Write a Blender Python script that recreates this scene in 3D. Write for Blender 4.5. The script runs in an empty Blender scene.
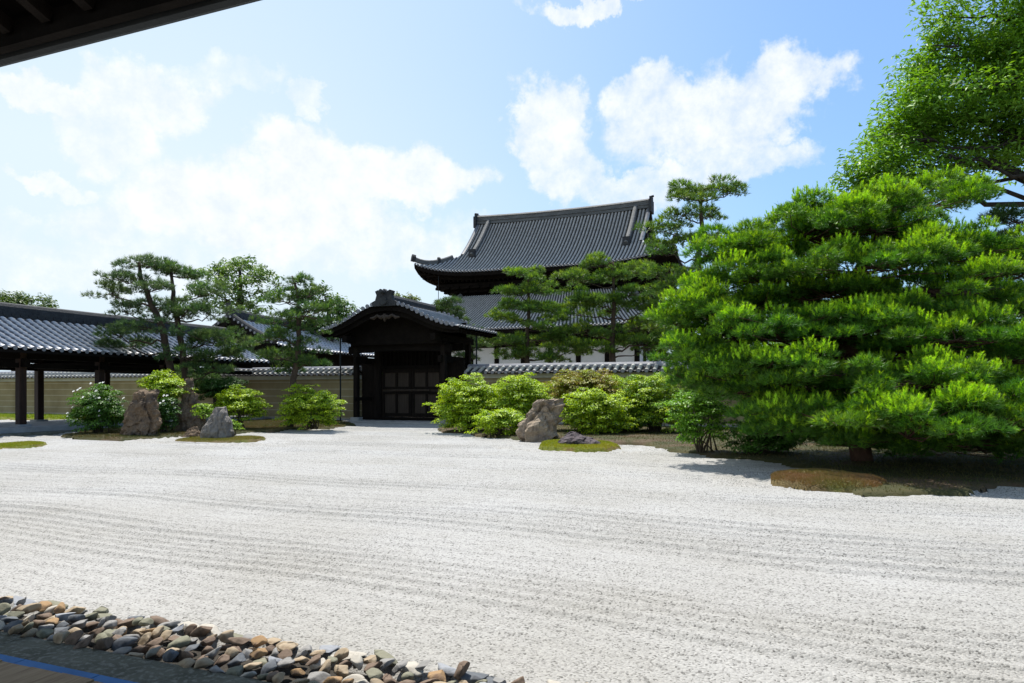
import bpy, math, random
import numpy as np
from mathutils import Vector, noise as mnoise

R = math.radians
C = bpy.context.scene.collection
SC = bpy.context.scene
rng = np.random.default_rng(7)
random.seed(7)

# ------------------------------------------------------------------ camera
EYE = 1.35
YAW = R(21.5)
FPX = 700.0
HOR = 391.0
cam_d = bpy.data.cameras.new('camera')
cam = bpy.data.objects.new('camera', cam_d); C.objects.link(cam)
cam.location = (0, 0, EYE); cam.rotation_euler = (R(90), 0, YAW)
cam_d.sensor_width = 36; cam_d.lens = 36 * FPX / 1024
cam_d.shift_y = (HOR - 341.5) / 1024
cam_d.clip_start = 0.05; cam_d.clip_end = 6000
SC.camera = cam
SC.view_settings.view_transform = 'Standard'
SC.view_settings.look = 'None'
SC.view_settings.exposure = 0.42
SC.view_settings.gamma = 1.0
SC.render.film_transparent = False
SC.cycles.max_bounces = 8
SC.cycles.transparent_max_bounces = 4

# ------------------------------------------------------------------ sun and sky
SUN_EL, SUN_AZ = R(68), R(38)          # azimuth measured to the left of +Y
sdir = Vector((-math.sin(SUN_AZ) * math.cos(SUN_EL), math.cos(SUN_AZ) * math.cos(SUN_EL), math.sin(SUN_EL)))
ld = bpy.data.lights.new('sun', 'SUN'); ld.energy = 5.0; ld.angle = R(0.53); ld.color = (1.0, 0.955, 0.88)
lo = bpy.data.objects.new('sun', ld); C.objects.link(lo)
lo.rotation_euler = sdir.to_track_quat('Z', 'Y').to_euler()

def build_world():
    w = bpy.data.worlds.new('World'); SC.world = w; w.use_nodes = True
    nt = w.node_tree; nt.nodes.clear()
    N = nt.nodes.new; L = nt.links.new
    out = N('ShaderNodeOutputWorld'); bg = N('ShaderNodeBackground')
    bg.inputs['Strength'].default_value = 0.13
    L(bg.outputs[0], out.inputs[0])
    sky = N('ShaderNodeTexSky'); sky.sky_type = 'NISHITA'; sky.sun_disc = False
    sky.sun_elevation = SUN_EL; sky.sun_rotation = -SUN_AZ
    sky.air_density = 1.2; sky.dust_density = 1.6; sky.ozone_density = 1.5; sky.altitude = 50
    tc = N('ShaderNodeTexCoord')
    def M(op, a, b=None, c=None, clamp=False):
        n = N('ShaderNodeMath'); n.operation = op; n.use_clamp = clamp
        for i, v in enumerate((a, b, c)):
            if v is None: continue
            if isinstance(v, (int, float)): n.inputs[i].default_value = v
            else: L(v, n.inputs[i])
        return n.outputs[0]
    def VM(op, a, b=None):
        n = N('ShaderNodeVectorMath'); n.operation = op
        for i, v in enumerate((a, b)):
            if v is None: continue
            if isinstance(v, (tuple, list)): n.inputs[i].default_value = v
            else: L(v, n.inputs[i])
        return n
    d = tc.outputs['Generated']
    dF = VM('DOT_PRODUCT', d, (-math.sin(YAW), math.cos(YAW), 0)).outputs['Value']
    dR = VM('DOT_PRODUCT', d, (math.cos(YAW), math.sin(YAW), 0)).outputs['Value']
    sep = N('ShaderNodeSeparateXYZ'); L(d, sep.inputs[0])
    az = M('MULTIPLY', M('ARCTAN2', dR, dF), 57.2958)
    el = M('MULTIPLY', M('ARCSINE', sep.outputs[2]), 57.2958)
    cb = N('ShaderNodeCombineXYZ'); L(az, cb.inputs[0]); L(el, cb.inputs[1])
    P0 = cb.outputs[0]
    def fbm(scale, detail, rough=0.6, off=(0, 0, 0)):
        n = N('ShaderNodeTexNoise'); n.inputs['Scale'].default_value = scale
        n.inputs['Detail'].default_value = detail; n.inputs['Roughness'].default_value = rough
        L(VM('ADD', P0, off).outputs[0], n.inputs['Vector']); return n
    warp = fbm(0.16, 6, 0.62)
    wv = VM('MULTIPLY', VM('SUBTRACT', warp.outputs['Color'], (0.5, 0.5, 0.5)).outputs[0], (13, 9, 0)).outputs[0]
    P = VM('ADD', P0, wv).outputs[0]
    def pd(px, py):
        u = (px - 512) / FPX; v = (HOR - py) / FPX
        a = math.atan(u); return math.degrees(a), math.degrees(math.atan(v * math.cos(a)))
    clouds = [(590, 2, 66, 17, 1.0), (705, 112, 105, 62, 1.0), (775, 92, 72, 50, 1.0), (650, 92, 55, 38, .95), (552, 128, 46, 42, 1.0),
              (575, 170, 50, 34, .9), (650, 182, 95, 24, .85), (740, 160, 80, 34, .85),
              (35, 82, 80, 22, 1.0), (150, 85, 80, 48, .95), (110, 130, 70, 45, .85), (335, 165, 95, 48, 1.2), (420, 172, 80, 34, 1.05),
              (250, 205, 150, 50, 1.1), (300, 98, 26, 17, .7), (40, 176, 45, 15, .8), (150, 215, 80, 38, .8), (330, 240, 160, 50, .8), (80, 260, 160, 40, .6), (230, 70, 60, 24, .5)]
    acc = None
    for px, py, rx, ry, wt in clouds:
        a, e = pd(px, py); a1, _ = pd(px + rx, py); _, e1 = pd(px, py - ry)
        q = VM('MULTIPLY', VM('SUBTRACT', P, (a, e, 0)).outputs[0], (1 / (a1 - a), 1 / (e1 - e), 0)).outputs[0]
        ln = VM('LENGTH', q).outputs['Value']
        m = N('ShaderNodeMapRange'); m.interpolation_type = 'SMOOTHERSTEP'
        L(ln, m.inputs['Value']); m.inputs['From Min'].default_value = 1.25; m.inputs['From Max'].default_value = 0.55
        m.inputs['To Min'].default_value = 0; m.inputs['To Max'].default_value = wt
        acc = m.outputs[0] if acc is None else M('MAXIMUM', acc, m.outputs[0])
    det = fbm(0.42, 8, 0.62, (31, 7, 3))
    far = fbm(0.055, 6, 0.6, (90, 40, 0))
    # other clouds outside this part of the sky
    outside = M('MULTIPLY', M('SUBTRACT', M('ABSOLUTE', az), 48, clamp=False), 0.05, clamp=True)
    gen = M('MULTIPLY', M('MULTIPLY', M('SUBTRACT', far.outputs[0], 0.5), 5.0, clamp=True), outside)
    acc = M('MAXIMUM', acc, gen)
    shaped = M('ADD', acc, M('MULTIPLY', M('SUBTRACT', det.outputs[0], 0.5), 1.25))
    shaped = M('MULTIPLY', shaped, M('MULTIPLY', acc, 4.0, clamp=True))
    mr = N('ShaderNodeMapRange'); mr.interpolation_type = 'SMOOTHSTEP'
    L(shaped, mr.inputs['Value']); mr.inputs['From Min'].default_value = 0.10; mr.inputs['From Max'].default_value = 1.22
    cmask = mr.outputs[0]
    # thin summer haze, thicker low down and towards the sun
    ds = VM('DOT_PRODUCT', d, tuple(sdir)).outputs['Value']
    lowh = M('POWER', M('SUBTRACT', 1.0, M('MULTIPLY', el, 1 / 60.0, clamp=True)), 2.2)
    side = N('ShaderNodeMapRange'); side.interpolation_type = 'SMOOTHSTEP'; L(az, side.inputs['Value'])
    side.inputs['From Min'].default_value = 30; side.inputs['From Max'].default_value = -30
    side.inputs['To Min'].default_value = 0.09; side.inputs['To Max'].default_value = 1.0
    haze = M('MULTIPLY', M('ADD', M('MULTIPLY', lowh, 0.9), 0.56), side.outputs[0], clamp=True)
    skyc = N('ShaderNodeMix'); skyc.data_type = 'RGBA'
    L(haze, skyc.inputs[0]); L(VM('MULTIPLY', sky.outputs[0], (.60, .83, 1.04)).outputs[0], skyc.inputs[6]); skyc.inputs[7].default_value = (4.6, 5.4, 6.0, 1)
    clc = N('ShaderNodeMix'); clc.data_type = 'RGBA'
    L(M('MULTIPLY', M('SUBTRACT', det.outputs[0], 0.3), 2.2, clamp=True), clc.inputs[0])
    clc.inputs[6].default_value = (4.9, 5.3, 5.8, 1); clc.inputs[7].default_value = (6.4, 6.45, 6.5, 1)
    fin = N('ShaderNodeMix'); fin.data_type = 'RGBA'
    L(M('MULTIPLY', cmask, 0.93), fin.inputs[0]); L(skyc.outputs[2], fin.inputs[6]); L(clc.outputs[2], fin.inputs[7])
    L(fin.outputs[2], bg.inputs['Color'])
build_world()

# ------------------------------------------------------------------ placing
cs, sn = math.cos(YAW), math.sin(YAW)
FW = np.array((-sn, cs, 0.0)); RT = np.array((cs, sn, 0.0)); UP = np.array((0, 0, 1.0))
EY = np.array((0, 0, EYE))
def at(px, py, d):
    """world point at forward distance d metres seen in this direction"""
    return EY + d * (FW + (px - 512) / FPX * RT + (HOR - py) / FPX * UP)
def gd(px, py, z=0.0):
    return at(px, py, (EYE - z) * FPX / (py - HOR))
def onY(px, py, Y):
    r = FW + (px - 512) / FPX * RT
    return at(px, py, Y / r[1])

# ------------------------------------------------------------------ object helpers
ORG = {}
def tag(o, label=None, cat=None, group=None, kind=None):
    if label: o['label'] = label
    if cat: o['category'] = cat
    if group: o['group'] = group
    if kind: o['kind'] = kind
    return o
def thing(name, loc, label, cat, group=None):
    o = bpy.data.objects.new(name, None); C.objects.link(o)
    o.location = tuple(loc); o.empty_display_size = 0.3
    ORG[o.name] = np.array(loc, float)
    return tag(o, label, cat, group)
def link_mesh(me, name, mat, parent, org):
    o = bpy.data.objects.new(name, me); C.objects.link(o)
    if mat: me.materials.append(mat)
    if parent is not None: o.parent = parent
    else: o.location = tuple(org)
    ORG[o.name] = np.array(org, float)
    return o
def np_mesh(name, V, F, mat, parent=None, loc=None, col=None, smooth=False):
    """V (n,3) world coordinates, F (m,k) indices of one size"""
    V = np.asarray(V, np.float64); F = np.asarray(F, np.int32)
    org = ORG[parent.name] if parent is not None else (np.array(loc, float) if loc is not None else np.zeros(3))
    me = bpy.data.meshes.new(name)
    n, (m, k) = len(V), F.shape
    me.vertices.add(n); me.vertices.foreach_set('co', (V - org).astype(np.float32).ravel())
    me.loops.add(m * k); me.loops.foreach_set('vertex_index', F.ravel())
    me.polygons.add(m); me.polygons.foreach_set('loop_start', np.arange(0, m * k, k, dtype=np.int32))
    if smooth: me.polygons.foreach_set('use_smooth', np.ones(m, bool))
    me.update(calc_edges=True)
    if col is not None:
        a = me.color_attributes.new('Col', 'FLOAT_COLOR', 'POINT')
        c4 = np.ones((n, 4), np.float32); c4[:, :3] = col
        a.data.foreach_set('color', c4.ravel())
    return link_mesh(me, name, mat, parent, org)

class MB:
    def __init__(s): s.v = []; s.f = []
    def add(s, V, F):
        b = len(s.v); s.v.extend([tuple(map(float, p)) for p in V]); s.f.extend([tuple(b + i for i in f) for f in F]); return s
    def box(s, x0, x1, y0, y1, z0, z1):
        return s.add([(x0, y0, z0), (x1, y0, z0), (x1, y1, z0), (x0, y1, z0), (x0, y0, z1), (x1, y0, z1), (x1, y1, z1), (x0, y1, z1)],
                     [(0, 3, 2, 1), (4, 5, 6, 7), (0, 1, 5, 4), (1, 2, 6, 5), (2, 3, 7, 6), (3, 0, 4, 7)])
    def cbox(s, x0, x1, y0, y1, z0, z1, c=0.012):
        """box with chamfered vertical edges"""
        P = [(x0 + c, y0), (x1 - c, y0), (x1, y0 + c), (x1, y1 - c), (x1 - c, y1), (x0 + c, y1), (x0, y1 - c), (x0, y0 + c)]
        V = [(x, y, z0) for x, y in P] + [(x, y, z1) for x, y in P]
        F = [(i, (i + 1) % 8, 8 + (i + 1) % 8, 8 + i) for i in range(8)] + [tuple(range(7, -1, -1)), tuple(range(8, 16))]
        return s.add(V, F)
    def bar(s, p, q, w, h):
        p = Vector(p); q = Vector(q); d = (q - p).normalized()
        side = d.cross(Vector((0, 0, 1)))
        if side.length < 1e-4: side = Vector((1, 0, 0))
        side.normalize(); up = side.cross(d).normalized()
        V = []
        for c in (p, q):
            for a, b in ((-1, -1), (1, -1), (1, 1), (-1, 1)): V.append(c + side * a * w / 2 + up * b * h / 2)
        return s.add(V, [(0, 3, 2, 1), (4, 5, 6, 7), (0, 1, 5, 4), (1, 2, 6, 5), (2, 3, 7, 6), (3, 0, 4, 7)])
    def tube(s, pts, rad, n=8, cap=True):
        pts = [Vector(p) for p in pts]
        if not hasattr(rad, '__len__'): rad = [rad] * len(pts)
        V = []; prev = None
        for i, p in enumerate(pts):
            d = (pts[min(i + 1, len(pts) - 1)] - pts[max(i - 1, 0)]).normalized()
            a = prev if prev is not None else (Vector((1, 0, 0)) if abs(d.x) < .9 else Vector((0, 1, 0)))
            a = (a - d * a.dot(d)).normalized(); b = d.cross(a); prev = a
            for k in range(n):
                t = 2 * math.pi * k / n
                V.append(p + (a * math.cos(t) + b * math.sin(t)) * rad[i])
        F = []
        for i in range(len(pts) - 1):
            for k in range(n):
                F.append((i * n + k, i * n + (k + 1) % n, (i + 1) * n + (k + 1) % n, (i + 1) * n + k))
        if cap: F += [tuple(range(n - 1, -1, -1)), tuple(range((len(pts) - 1) * n, len(pts) * n))]
        return s.add(V, F)
    def disc(s, c, nrm, r, t, n=9):
        c = Vector(c); nrm = Vector(nrm).normalized()
        return s.tube([c, c + nrm * t], r, n)
    def sweep(s, pts, prof, upv=(0, 0, 1)):
        """profile [(side, up)] swept along pts, closed, capped"""
        pts = [Vector(p) for p in pts]; m = len(prof); V = []
        for i, p in enumerate(pts):
            d = (pts[min(i + 1, len(pts) - 1)] - pts[max(i - 1, 0)]).normalized()
            sd = d.cross(Vector(upv)).normalized(); u = sd.cross(d)
            for a, b in prof: V.append(p + sd * a + u * b)
        F = []
        for i in range(len(pts) - 1):
            for k in range(m):
                F.append((i * m + k, i * m + (k + 1) % m, (i + 1) * m + (k + 1) % m, (i + 1) * m + k))
        F += [tuple(range(m - 1, -1, -1)), tuple(range((len(pts) - 1) * m, len(pts) * m))]
        return s.add(V, F)
    def build(s, name, mat, parent=None, loc=None, smooth=False):
        org = ORG[parent.name] if parent is not None else (np.array(loc, float) if loc is not None else np.zeros(3))
        me = bpy.data.meshes.new(name)
        me.from_pydata([tuple(np.array(p) - org) for p in s.v], [], s.f)
        if smooth: me.polygons.foreach_set('use_smooth', np.ones(len(me.polygons), bool))
        me.update()
        return link_mesh(me, name, mat, parent, org)

# ------------------------------------------------------------------ materials
def new_mat(name):
    m = bpy.data.materials.new(name); m.use_nodes = True
    nt = m.node_tree; b = nt.nodes['Principled BSDF']
    return m, nt, b
def noise_mat(name, c0, c1, scale=4, detail=8, rough=0.85, bump=0.3, bscale=40, bdist=0.02, spec=0.3, stretch=(1, 1, 1), metal=0.0, c2=None, s2=1.0, rough_var=0.0):
    m, nt, b = new_mat(name); N = nt.nodes.new; L = nt.links.new
    tc = N('ShaderNodeTexCoord'); mp = N('ShaderNodeMapping'); L(tc.outputs['Object'], mp.inputs[0]); mp.inputs['Scale'].default_value = stretch
    n1 = N('ShaderNodeTexNoise'); n1.inputs['Scale'].default_value = scale; n1.inputs['Detail'].default_value = detail; n1.inputs['Roughness'].default_value = .65
    L(mp.outputs[0], n1.inputs[0])
    r = N('ShaderNodeValToRGB'); r.color_ramp.elements[0].position = .3; r.color_ramp.elements[1].position = .7
    r.color_ramp.elements[0].color = (*c0, 1); r.color_ramp.elements[1].color = (*c1, 1); L(n1.outputs[0], r.inputs[0])
    colr = r.outputs[0]
    if c2 is not None:
        n3 = N('ShaderNodeTexNoise'); n3.inputs['Scale'].default_value = s2; n3.inputs['Detail'].default_value = 6; L(tc.outputs['Object'], n3.inputs[0])
        rr = N('ShaderNodeValToRGB'); rr.color_ramp.elements[0].position = .5; rr.color_ramp.elements[1].position = .64; L(n3.outputs[0], rr.inputs[0])
        mx = N('ShaderNodeMix'); mx.data_type = 'RGBA'; L(rr.outputs[0], mx.inputs[0]); L(colr, mx.inputs[6]); mx.inputs[7].default_value = (*c2, 1); colr = mx.outputs[2]
    L(colr, b.inputs['Base Color'])
    b.inputs['Roughness'].default_value = rough; b.inputs['Metallic'].default_value = metal
    b.inputs['Specular IOR Level'].default_value = spec
    if rough_var:
        mrr = N('ShaderNodeMapRange'); L(n1.outputs[0], mrr.inputs[0]); mrr.inputs[3].default_value = rough - rough_var; mrr.inputs[4].default_value = rough + rough_var
        L(mrr.outputs[0], b.inputs['Roughness'])
    if bump:
        n2 = N('ShaderNodeTexNoise'); n2.inputs['Scale'].default_value = bscale; n2.inputs['Detail'].default_value = 8; L(mp.outputs[0], n2.inputs[0])
        bp = N('ShaderNodeBump'); bp.inputs['Strength'].default_value = bump; bp.inputs['Distance'].default_value = bdist
        L(n2.outputs[0], bp.inputs['Height']); L(bp.outputs[0], b.inputs['Normal'])
    return m
def leaf_mat(name, trans=0.32, rough=0.5):
    m, nt, b = new_mat(name); N = nt.nodes.new; L = nt.links.new
    at_ = N('ShaderNodeAttribute'); at_.attribute_name = 'Col'
    L(at_.outputs['Color'], b.inputs['Base Color']); b.inputs['Roughness'].default_value = rough; b.inputs['Specular IOR Level'].default_value = 0.35
    t = N('ShaderNodeBsdfTranslucent')
    hs = N('ShaderNodeHueSaturation'); hs.inputs['Value'].default_value = 1.5; hs.inputs['Saturation'].default_value = 1.1; hs.inputs['Hue'].default_value = 0.49
    L(at_.outputs['Color'], hs.inputs['Color']); L(hs.outputs[0], t.inputs[0])
    mx = N('ShaderNodeMixShader'); mx.inputs[0].default_value = trans
    L(b.outputs[0], mx.inputs[1]); L(t.outputs[0], mx.inputs[2]); L(mx.outputs[0], nt.nodes['Material Output'].inputs[0])
    return m
def gravel_mat():
    m, nt, b = new_mat('white_gravel'); N = nt.nodes.new; L = nt.links.new
    tc = N('ShaderNodeTexCoord')
    v = N('ShaderNodeTexVoronoi'); v.inputs['Scale'].default_value = 92; L(tc.outputs['Object'], v.inputs['Vector'])
    sx = N('ShaderNodeSeparateXYZ'); L(v.outputs['Color'], sx.inputs[0])
    r = N('ShaderNodeValToRGB'); e = r.color_ramp.elements
    e[0].position = 0; e[0].color = (.13, .127, .12, 1); e[1].position = 1; e[1].color = (.44, .432, .415, 1)
    for p, c in ((.09, (.22, .215, .205)), (.25, (.335, .328, .316)), (.7, (.385, .378, .366))):
        q = e.new(p); q.color = (*c, 1)
    L(sx.outputs[0], r.inputs[0])
    n = N('ShaderNodeTexNoise'); n.inputs['Scale'].default_value = .5; n.inputs['Detail'].default_value = 5; L(tc.outputs['Object'], n.inputs[0])
    r2 = N('ShaderNodeValToRGB'); r2.color_ramp.elements[0].color = (.86, .85, .82, 1); r2.color_ramp.elements[1].color = (1.0, 1.0, 1.0, 1)
    r2.color_ramp.elements[0].position = .35; r2.color_ramp.elements[1].position = .65; L(n.outputs[0], r2.inputs[0])
    mu = N('ShaderNodeMix'); mu.data_type = 'RGBA'; mu.blend_type = 'MULTIPLY'; mu.inputs[0].default_value = 1
    L(r.outputs[0], mu.inputs[6]); L(r2.outputs[0], mu.inputs[7]); L(mu.outputs[2], b.inputs['Base Color'])
    b.inputs['Roughness'].default_value = .9; b.inputs['Specular IOR Level'].default_value = .2
    bp = N('ShaderNodeBump'); bp.inputs['Strength'].default_value = .7; bp.inputs['Distance'].default_value = .0055; bp.invert = True
    L(v.outputs['Distance'], bp.inputs['Height']); L(bp.outputs[0], b.inputs['Normal'])
    return m
def plaster_mat():
    """ochre plaster with painted pale horizontal lines"""
    m, nt, b = new_mat('ochre_lined_plaster'); N = nt.nodes.new; L = nt.links.new
    tc = N('ShaderNodeTexCoord'); sp = N('ShaderNodeSeparateXYZ'); L(tc.outputs['Object'], sp.inputs[0])
    n = N('ShaderNodeTexNoise'); n.inputs['Scale'].default_value = 1.3; n.inputs['Detail'].default_value = 8; L(tc.outputs['Object'], n.inputs[0])
    r = N('ShaderNodeValToRGB'); r.color_ramp.elements[0].position = .3; r.color_ramp.elements[1].position = .75
    r.color_ramp.elements[0].color = (.27, .215, .115, 1); r.color_ramp.elements[1].color = (.36, .30, .17, 1); L(n.outputs[0], r.inputs[0])
    def mm(op, a, bb):
        k = N('ShaderNodeMath'); k.operation = op
        for i, q in enumerate((a, bb)):
            if isinstance(q, (int, float)): k.inputs[i].default_value = q
            else: L(q, k.inputs[i])
        return k.outputs[0]
    fr = mm('FRACT', mm('DIVIDE', mm('SUBTRACT', sp.outputs[2], 0.18), 0.31), 0)
    line = mm('LESS_THAN', fr, 0.085)
    mx = N('ShaderNodeMix'); mx.data_type = 'RGBA'; L(mm('MULTIPLY', line, mm('MINIMUM', mm('MULTIPLY', n.outputs[0], 1.5), .9)), mx.inputs[0]); L(r.outputs[0], mx.inputs[6]); mx.inputs[7].default_value = (.55, .50, .38, 1)
    mp3 = N('ShaderNodeMapping'); mp3.inputs['Scale'].default_value = (.9, .9, .3); L(tc.outputs['Object'], mp3.inputs[0])
    n3 = N('ShaderNodeTexNoise'); n3.inputs['Scale'].default_value = 1.1; n3.inputs['Detail'].default_value = 7; L(mp3.outputs[0], n3.inputs[0])
    r3 = N('ShaderNodeValToRGB'); r3.color_ramp.elements[0].position = .35; r3.color_ramp.elements[1].position = .62; r3.color_ramp.elements[0].color = (.52, .50, .46, 1); r3.color_ramp.elements[1].color = (1, 1, 1, 1); L(n3.outputs[0], r3.inputs[0])
    st = N('ShaderNodeMix'); st.data_type = 'RGBA'; st.blend_type = 'MULTIPLY'; st.inputs[0].default_value = .5; L(mx.outputs[2], st.inputs[6]); L(r3.outputs[0], st.inputs[7])
    L(st.outputs[2], b.inputs['Base Color']); b.inputs['Roughness'].default_value = .95; b.inputs['Specular IOR Level'].default_value = .15
    n2 = N('ShaderNodeTexNoise'); n2.inputs['Scale'].default_value = 30; L(tc.outputs['Object'], n2.inputs[0])
    bp = N('ShaderNodeBump'); bp.inputs['Strength'].default_value = .2; bp.inputs['Distance'].default_value = .01; L(n2.outputs[0], bp.inputs['Height']); L(bp.outputs[0], b.inputs['Normal'])
    return m

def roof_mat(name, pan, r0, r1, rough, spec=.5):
    """tiles with sky glare on the rolls and shade in the pans put into the colour"""
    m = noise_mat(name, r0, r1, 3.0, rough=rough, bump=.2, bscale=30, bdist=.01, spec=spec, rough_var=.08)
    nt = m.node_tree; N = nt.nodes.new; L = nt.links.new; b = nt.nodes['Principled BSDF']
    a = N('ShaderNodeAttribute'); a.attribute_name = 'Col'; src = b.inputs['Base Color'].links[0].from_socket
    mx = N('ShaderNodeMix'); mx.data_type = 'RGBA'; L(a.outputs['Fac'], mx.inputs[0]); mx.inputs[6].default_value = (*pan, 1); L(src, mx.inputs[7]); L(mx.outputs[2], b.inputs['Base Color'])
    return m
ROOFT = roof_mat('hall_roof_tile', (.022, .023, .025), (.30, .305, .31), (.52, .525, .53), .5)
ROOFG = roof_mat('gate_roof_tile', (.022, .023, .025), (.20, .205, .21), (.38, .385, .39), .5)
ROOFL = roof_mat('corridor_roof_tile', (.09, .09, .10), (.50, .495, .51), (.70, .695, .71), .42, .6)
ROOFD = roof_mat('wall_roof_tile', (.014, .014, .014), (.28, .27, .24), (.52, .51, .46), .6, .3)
RIDGE = noise_mat('ridge_tile_stack', (.07, .072, .07), (.17, .172, .168), 1.4, rough=.7, bump=.8, bscale=9, bdist=.04, spec=.3, stretch=(1, 1, 5))
GRAVEL = gravel_mat()
PLASTER = plaster_mat()
EARTH = noise_mat('earth', (.10, .075, .045), (.17, .13, .085), 3, bscale=25, bump=.5)
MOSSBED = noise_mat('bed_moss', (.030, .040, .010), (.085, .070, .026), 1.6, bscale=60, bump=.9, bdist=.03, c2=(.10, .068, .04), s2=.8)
MOSSG = noise_mat('green_moss', (.10, .125, .012), (.19, .20, .022), 3.0, bscale=70, bump=1, bdist=.03, c2=(.17, .12, .035), s2=1.7)
MOSSBR = noise_mat('brown_moss', (.11, .075, .03), (.20, .15, .06), 3.0, bscale=70, bump=1, bdist=.03, c2=(.12, .13, .025), s2=1.2)
TILE = noise_mat('grey_roof_tile', (.055, .058, .064), (.13, .135, .15), 2.6, rough=.42, bump=.25, bscale=30, bdist=.01, spec=.6, rough_var=.1)
TILEL = noise_mat('pale_roof_tile', (.14, .14, .155), (.26, .26, .285), 3.5, rough=.36, bump=.2, bscale=30, bdist=.01, spec=.7, rough_var=.1)
TILED = noise_mat('old_roof_tile', (.024, .025, .027), (.062, .064, .066), 3, rough=.75, bump=.6, bscale=22, bdist=.03, spec=.25, rough_var=.1)
WOOD = noise_mat('dark_timber', (.007, .0055, .0045), (.018, .013, .010), 2.2, rough=.8, spec=.10, bump=.3, bscale=20, stretch=(6, 6, .7))
WOODX = noise_mat('dark_beam_timber', (.006, .005, .0042), (.014, .011, .009), 2.2, rough=.85, spec=.06, bump=.3, bscale=20)
DOORW = noise_mat('door_board', (.030, .021, .015), (.058, .042, .031), 2.0, rough=.75, bump=.3, bscale=20, stretch=(9, 9, .6))
POSTW = noise_mat('brown_post_timber', (.018, .0085, .0055), (.042, .019, .011), 2.0, rough=.6, bump=.3, bscale=18, stretch=(8, 8, .6))
DECKW = noise_mat('deck_board', (.17, .095, .045), (.42, .29, .16), 2.0, rough=.7, bump=.35, bscale=16, stretch=(14, 1.2, 1))
WHITEP = noise_mat('white_plaster', (.72, .72, .70), (.82, .82, .80), 2, rough=.9, bump=.1)
BANDP = noise_mat('pale_plaster_band', (.42, .43, .37), (.55, .55, .48), 2, rough=.9, bump=.1)
STONEP = noise_mat('paving_stone', (.27, .265, .255), (.42, .41, .40), 2, rough=.85, bump=.3, bscale=50)
KERBM = noise_mat('kerb_stone', (.10, .098, .074), (.19, .185, .145), 5, rough=.95, bump=1.0, bscale=110, bdist=.012, c2=(.24, .235, .20), s2=34, spec=.1)
BLUEM = noise_mat('blue_strip_reflection', (.05, .15, .34), (.085, .21, .44), 3, rough=.7, bump=.1, spec=.08)  # dark glossy strip; its blue sky reflection is put into the base colour
METAL = noise_mat('dull_gutter_metal', (.010, .014, .017), (.02, .026, .03), 3, rough=.6, bump=.2, spec=.3, metal=.1)
BARK = noise_mat('pine_bark', (.045, .032, .024), (.12, .085, .062), 5, rough=.95, bump=1, bscale=22, bdist=.04, stretch=(1, 1, .4))
BARKR = noise_mat('red_pine_bark', (.055, .030, .020), (.13, .070, .045), 5, rough=.95, bump=1, bscale=22, bdist=.04, stretch=(1, 1, .4))
BARKG = noise_mat('grey_bark', (.030, .025, .020), (.075, .062, .052), 4, rough=.95, bump=.8, bscale=18, bdist=.03)
TWIG = noise_mat('shrub_stem', (.05, .038, .025), (.10, .075, .05), 6, bump=.3)
LEAF_ = 0
LEAF = leaf_mat('leaf_blade', .27)
NEEDLE = leaf_mat('pine_needle', 0.34, .45)
PETAL = noise_mat('white_petal', (.74, .74, .68), (.84, .84, .80), 3, bump=0)
def rock_mat(name, c0, c1, c2, lich):
    m = noise_mat(name, c0, c1, 3.2, detail=10, rough=.92, bump=1.0, bscale=9, bdist=.10, c2=c2, s2=2.2, stretch=(1, 1, .6))
    nt = m.node_tree; N = nt.nodes.new; L = nt.links.new; b = nt.nodes['Principled BSDF']
    tc = N('ShaderNodeTexCoord'); n = N('ShaderNodeTexNoise'); n.inputs['Scale'].default_value = 5; n.inputs['Detail'].default_value = 12; n.inputs['Roughness'].default_value = .75; L(tc.outputs['Object'], n.inputs[0])
    r = N('ShaderNodeValToRGB'); r.color_ramp.elements[0].position = .58; r.color_ramp.elements[1].position = .80; L(n.outputs[0], r.inputs[0])
    src = b.inputs['Base Color'].links[0].from_socket
    mx = N('ShaderNodeMix'); mx.data_type = 'RGBA'; L(r.outputs[0], mx.inputs[0]); L(src, mx.inputs[6]); mx.inputs[7].default_value = (*lich, 1); L(mx.outputs[2], b.inputs['Base Color'])
    return m
ROCKB = rock_mat('brown_rock', (.10, .068, .042), (.24, .17, .11), (.07, .052, .04), (.36, .34, .29))
ROCKG = rock_mat('grey_rock', (.13, .115, .10), (.27, .245, .215), (.13, .11, .09), (.46, .44, .40))
ROCKT = rock_mat('tan_rock', (.19, .145, .10), (.38, .305, .225), (.16, .125, .10), (.52, .48, .42))
ROCKP = rock_mat('purple_rock', (.060, .048, .052), (.13, .105, .11), (.04, .034, .036), (.22, .20, .20))

# ------------------------------------------------------------------ ground
def grid_faces(nr, nc):
    i = np.arange(nr * nc).reshape(nr, nc)
    return np.stack([i[:-1, :-1], i[:-1, 1:], i[1:, 1:], i[1:, :-1]], -1).reshape(-1, 4)
MB().add([(-2500, -2500, -.06), (2500, -2500, -.06), (2500, 2500, -.06), (-2500, 2500, -.06)], [(0, 1, 2, 3)]).build('ground', EARTH)['kind'] = 'structure'

def vnoise(X, Y, f, seed, octv=3):
    """smooth value noise on arrays"""
    out = np.zeros_like(X); amp = 1.0; tot = 0
    for o in range(octv):
        rs = np.random.default_rng(seed + o); T = rs.random((64, 64))
        x = X * f + 17.3 * o; y = Y * f + 9.1 * o
        xi = np.floor(x).astype(int); yi = np.floor(y).astype(int); fx = x - xi; fy = y - yi
        fx = fx * fx * (3 - 2 * fx); fy = fy * fy * (3 - 2 * fy)
        g = lambda a, b: T[a % 64, b % 64]
        out += amp * ((g(xi, yi) * (1 - fx) + g(xi + 1, yi) * fx) * (1 - fy) + (g(xi, yi + 1) * (1 - fx) + g(xi + 1, yi + 1) * fx) * fy)
        tot += amp; amp *= .5; f *= 2
    return out / tot

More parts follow.
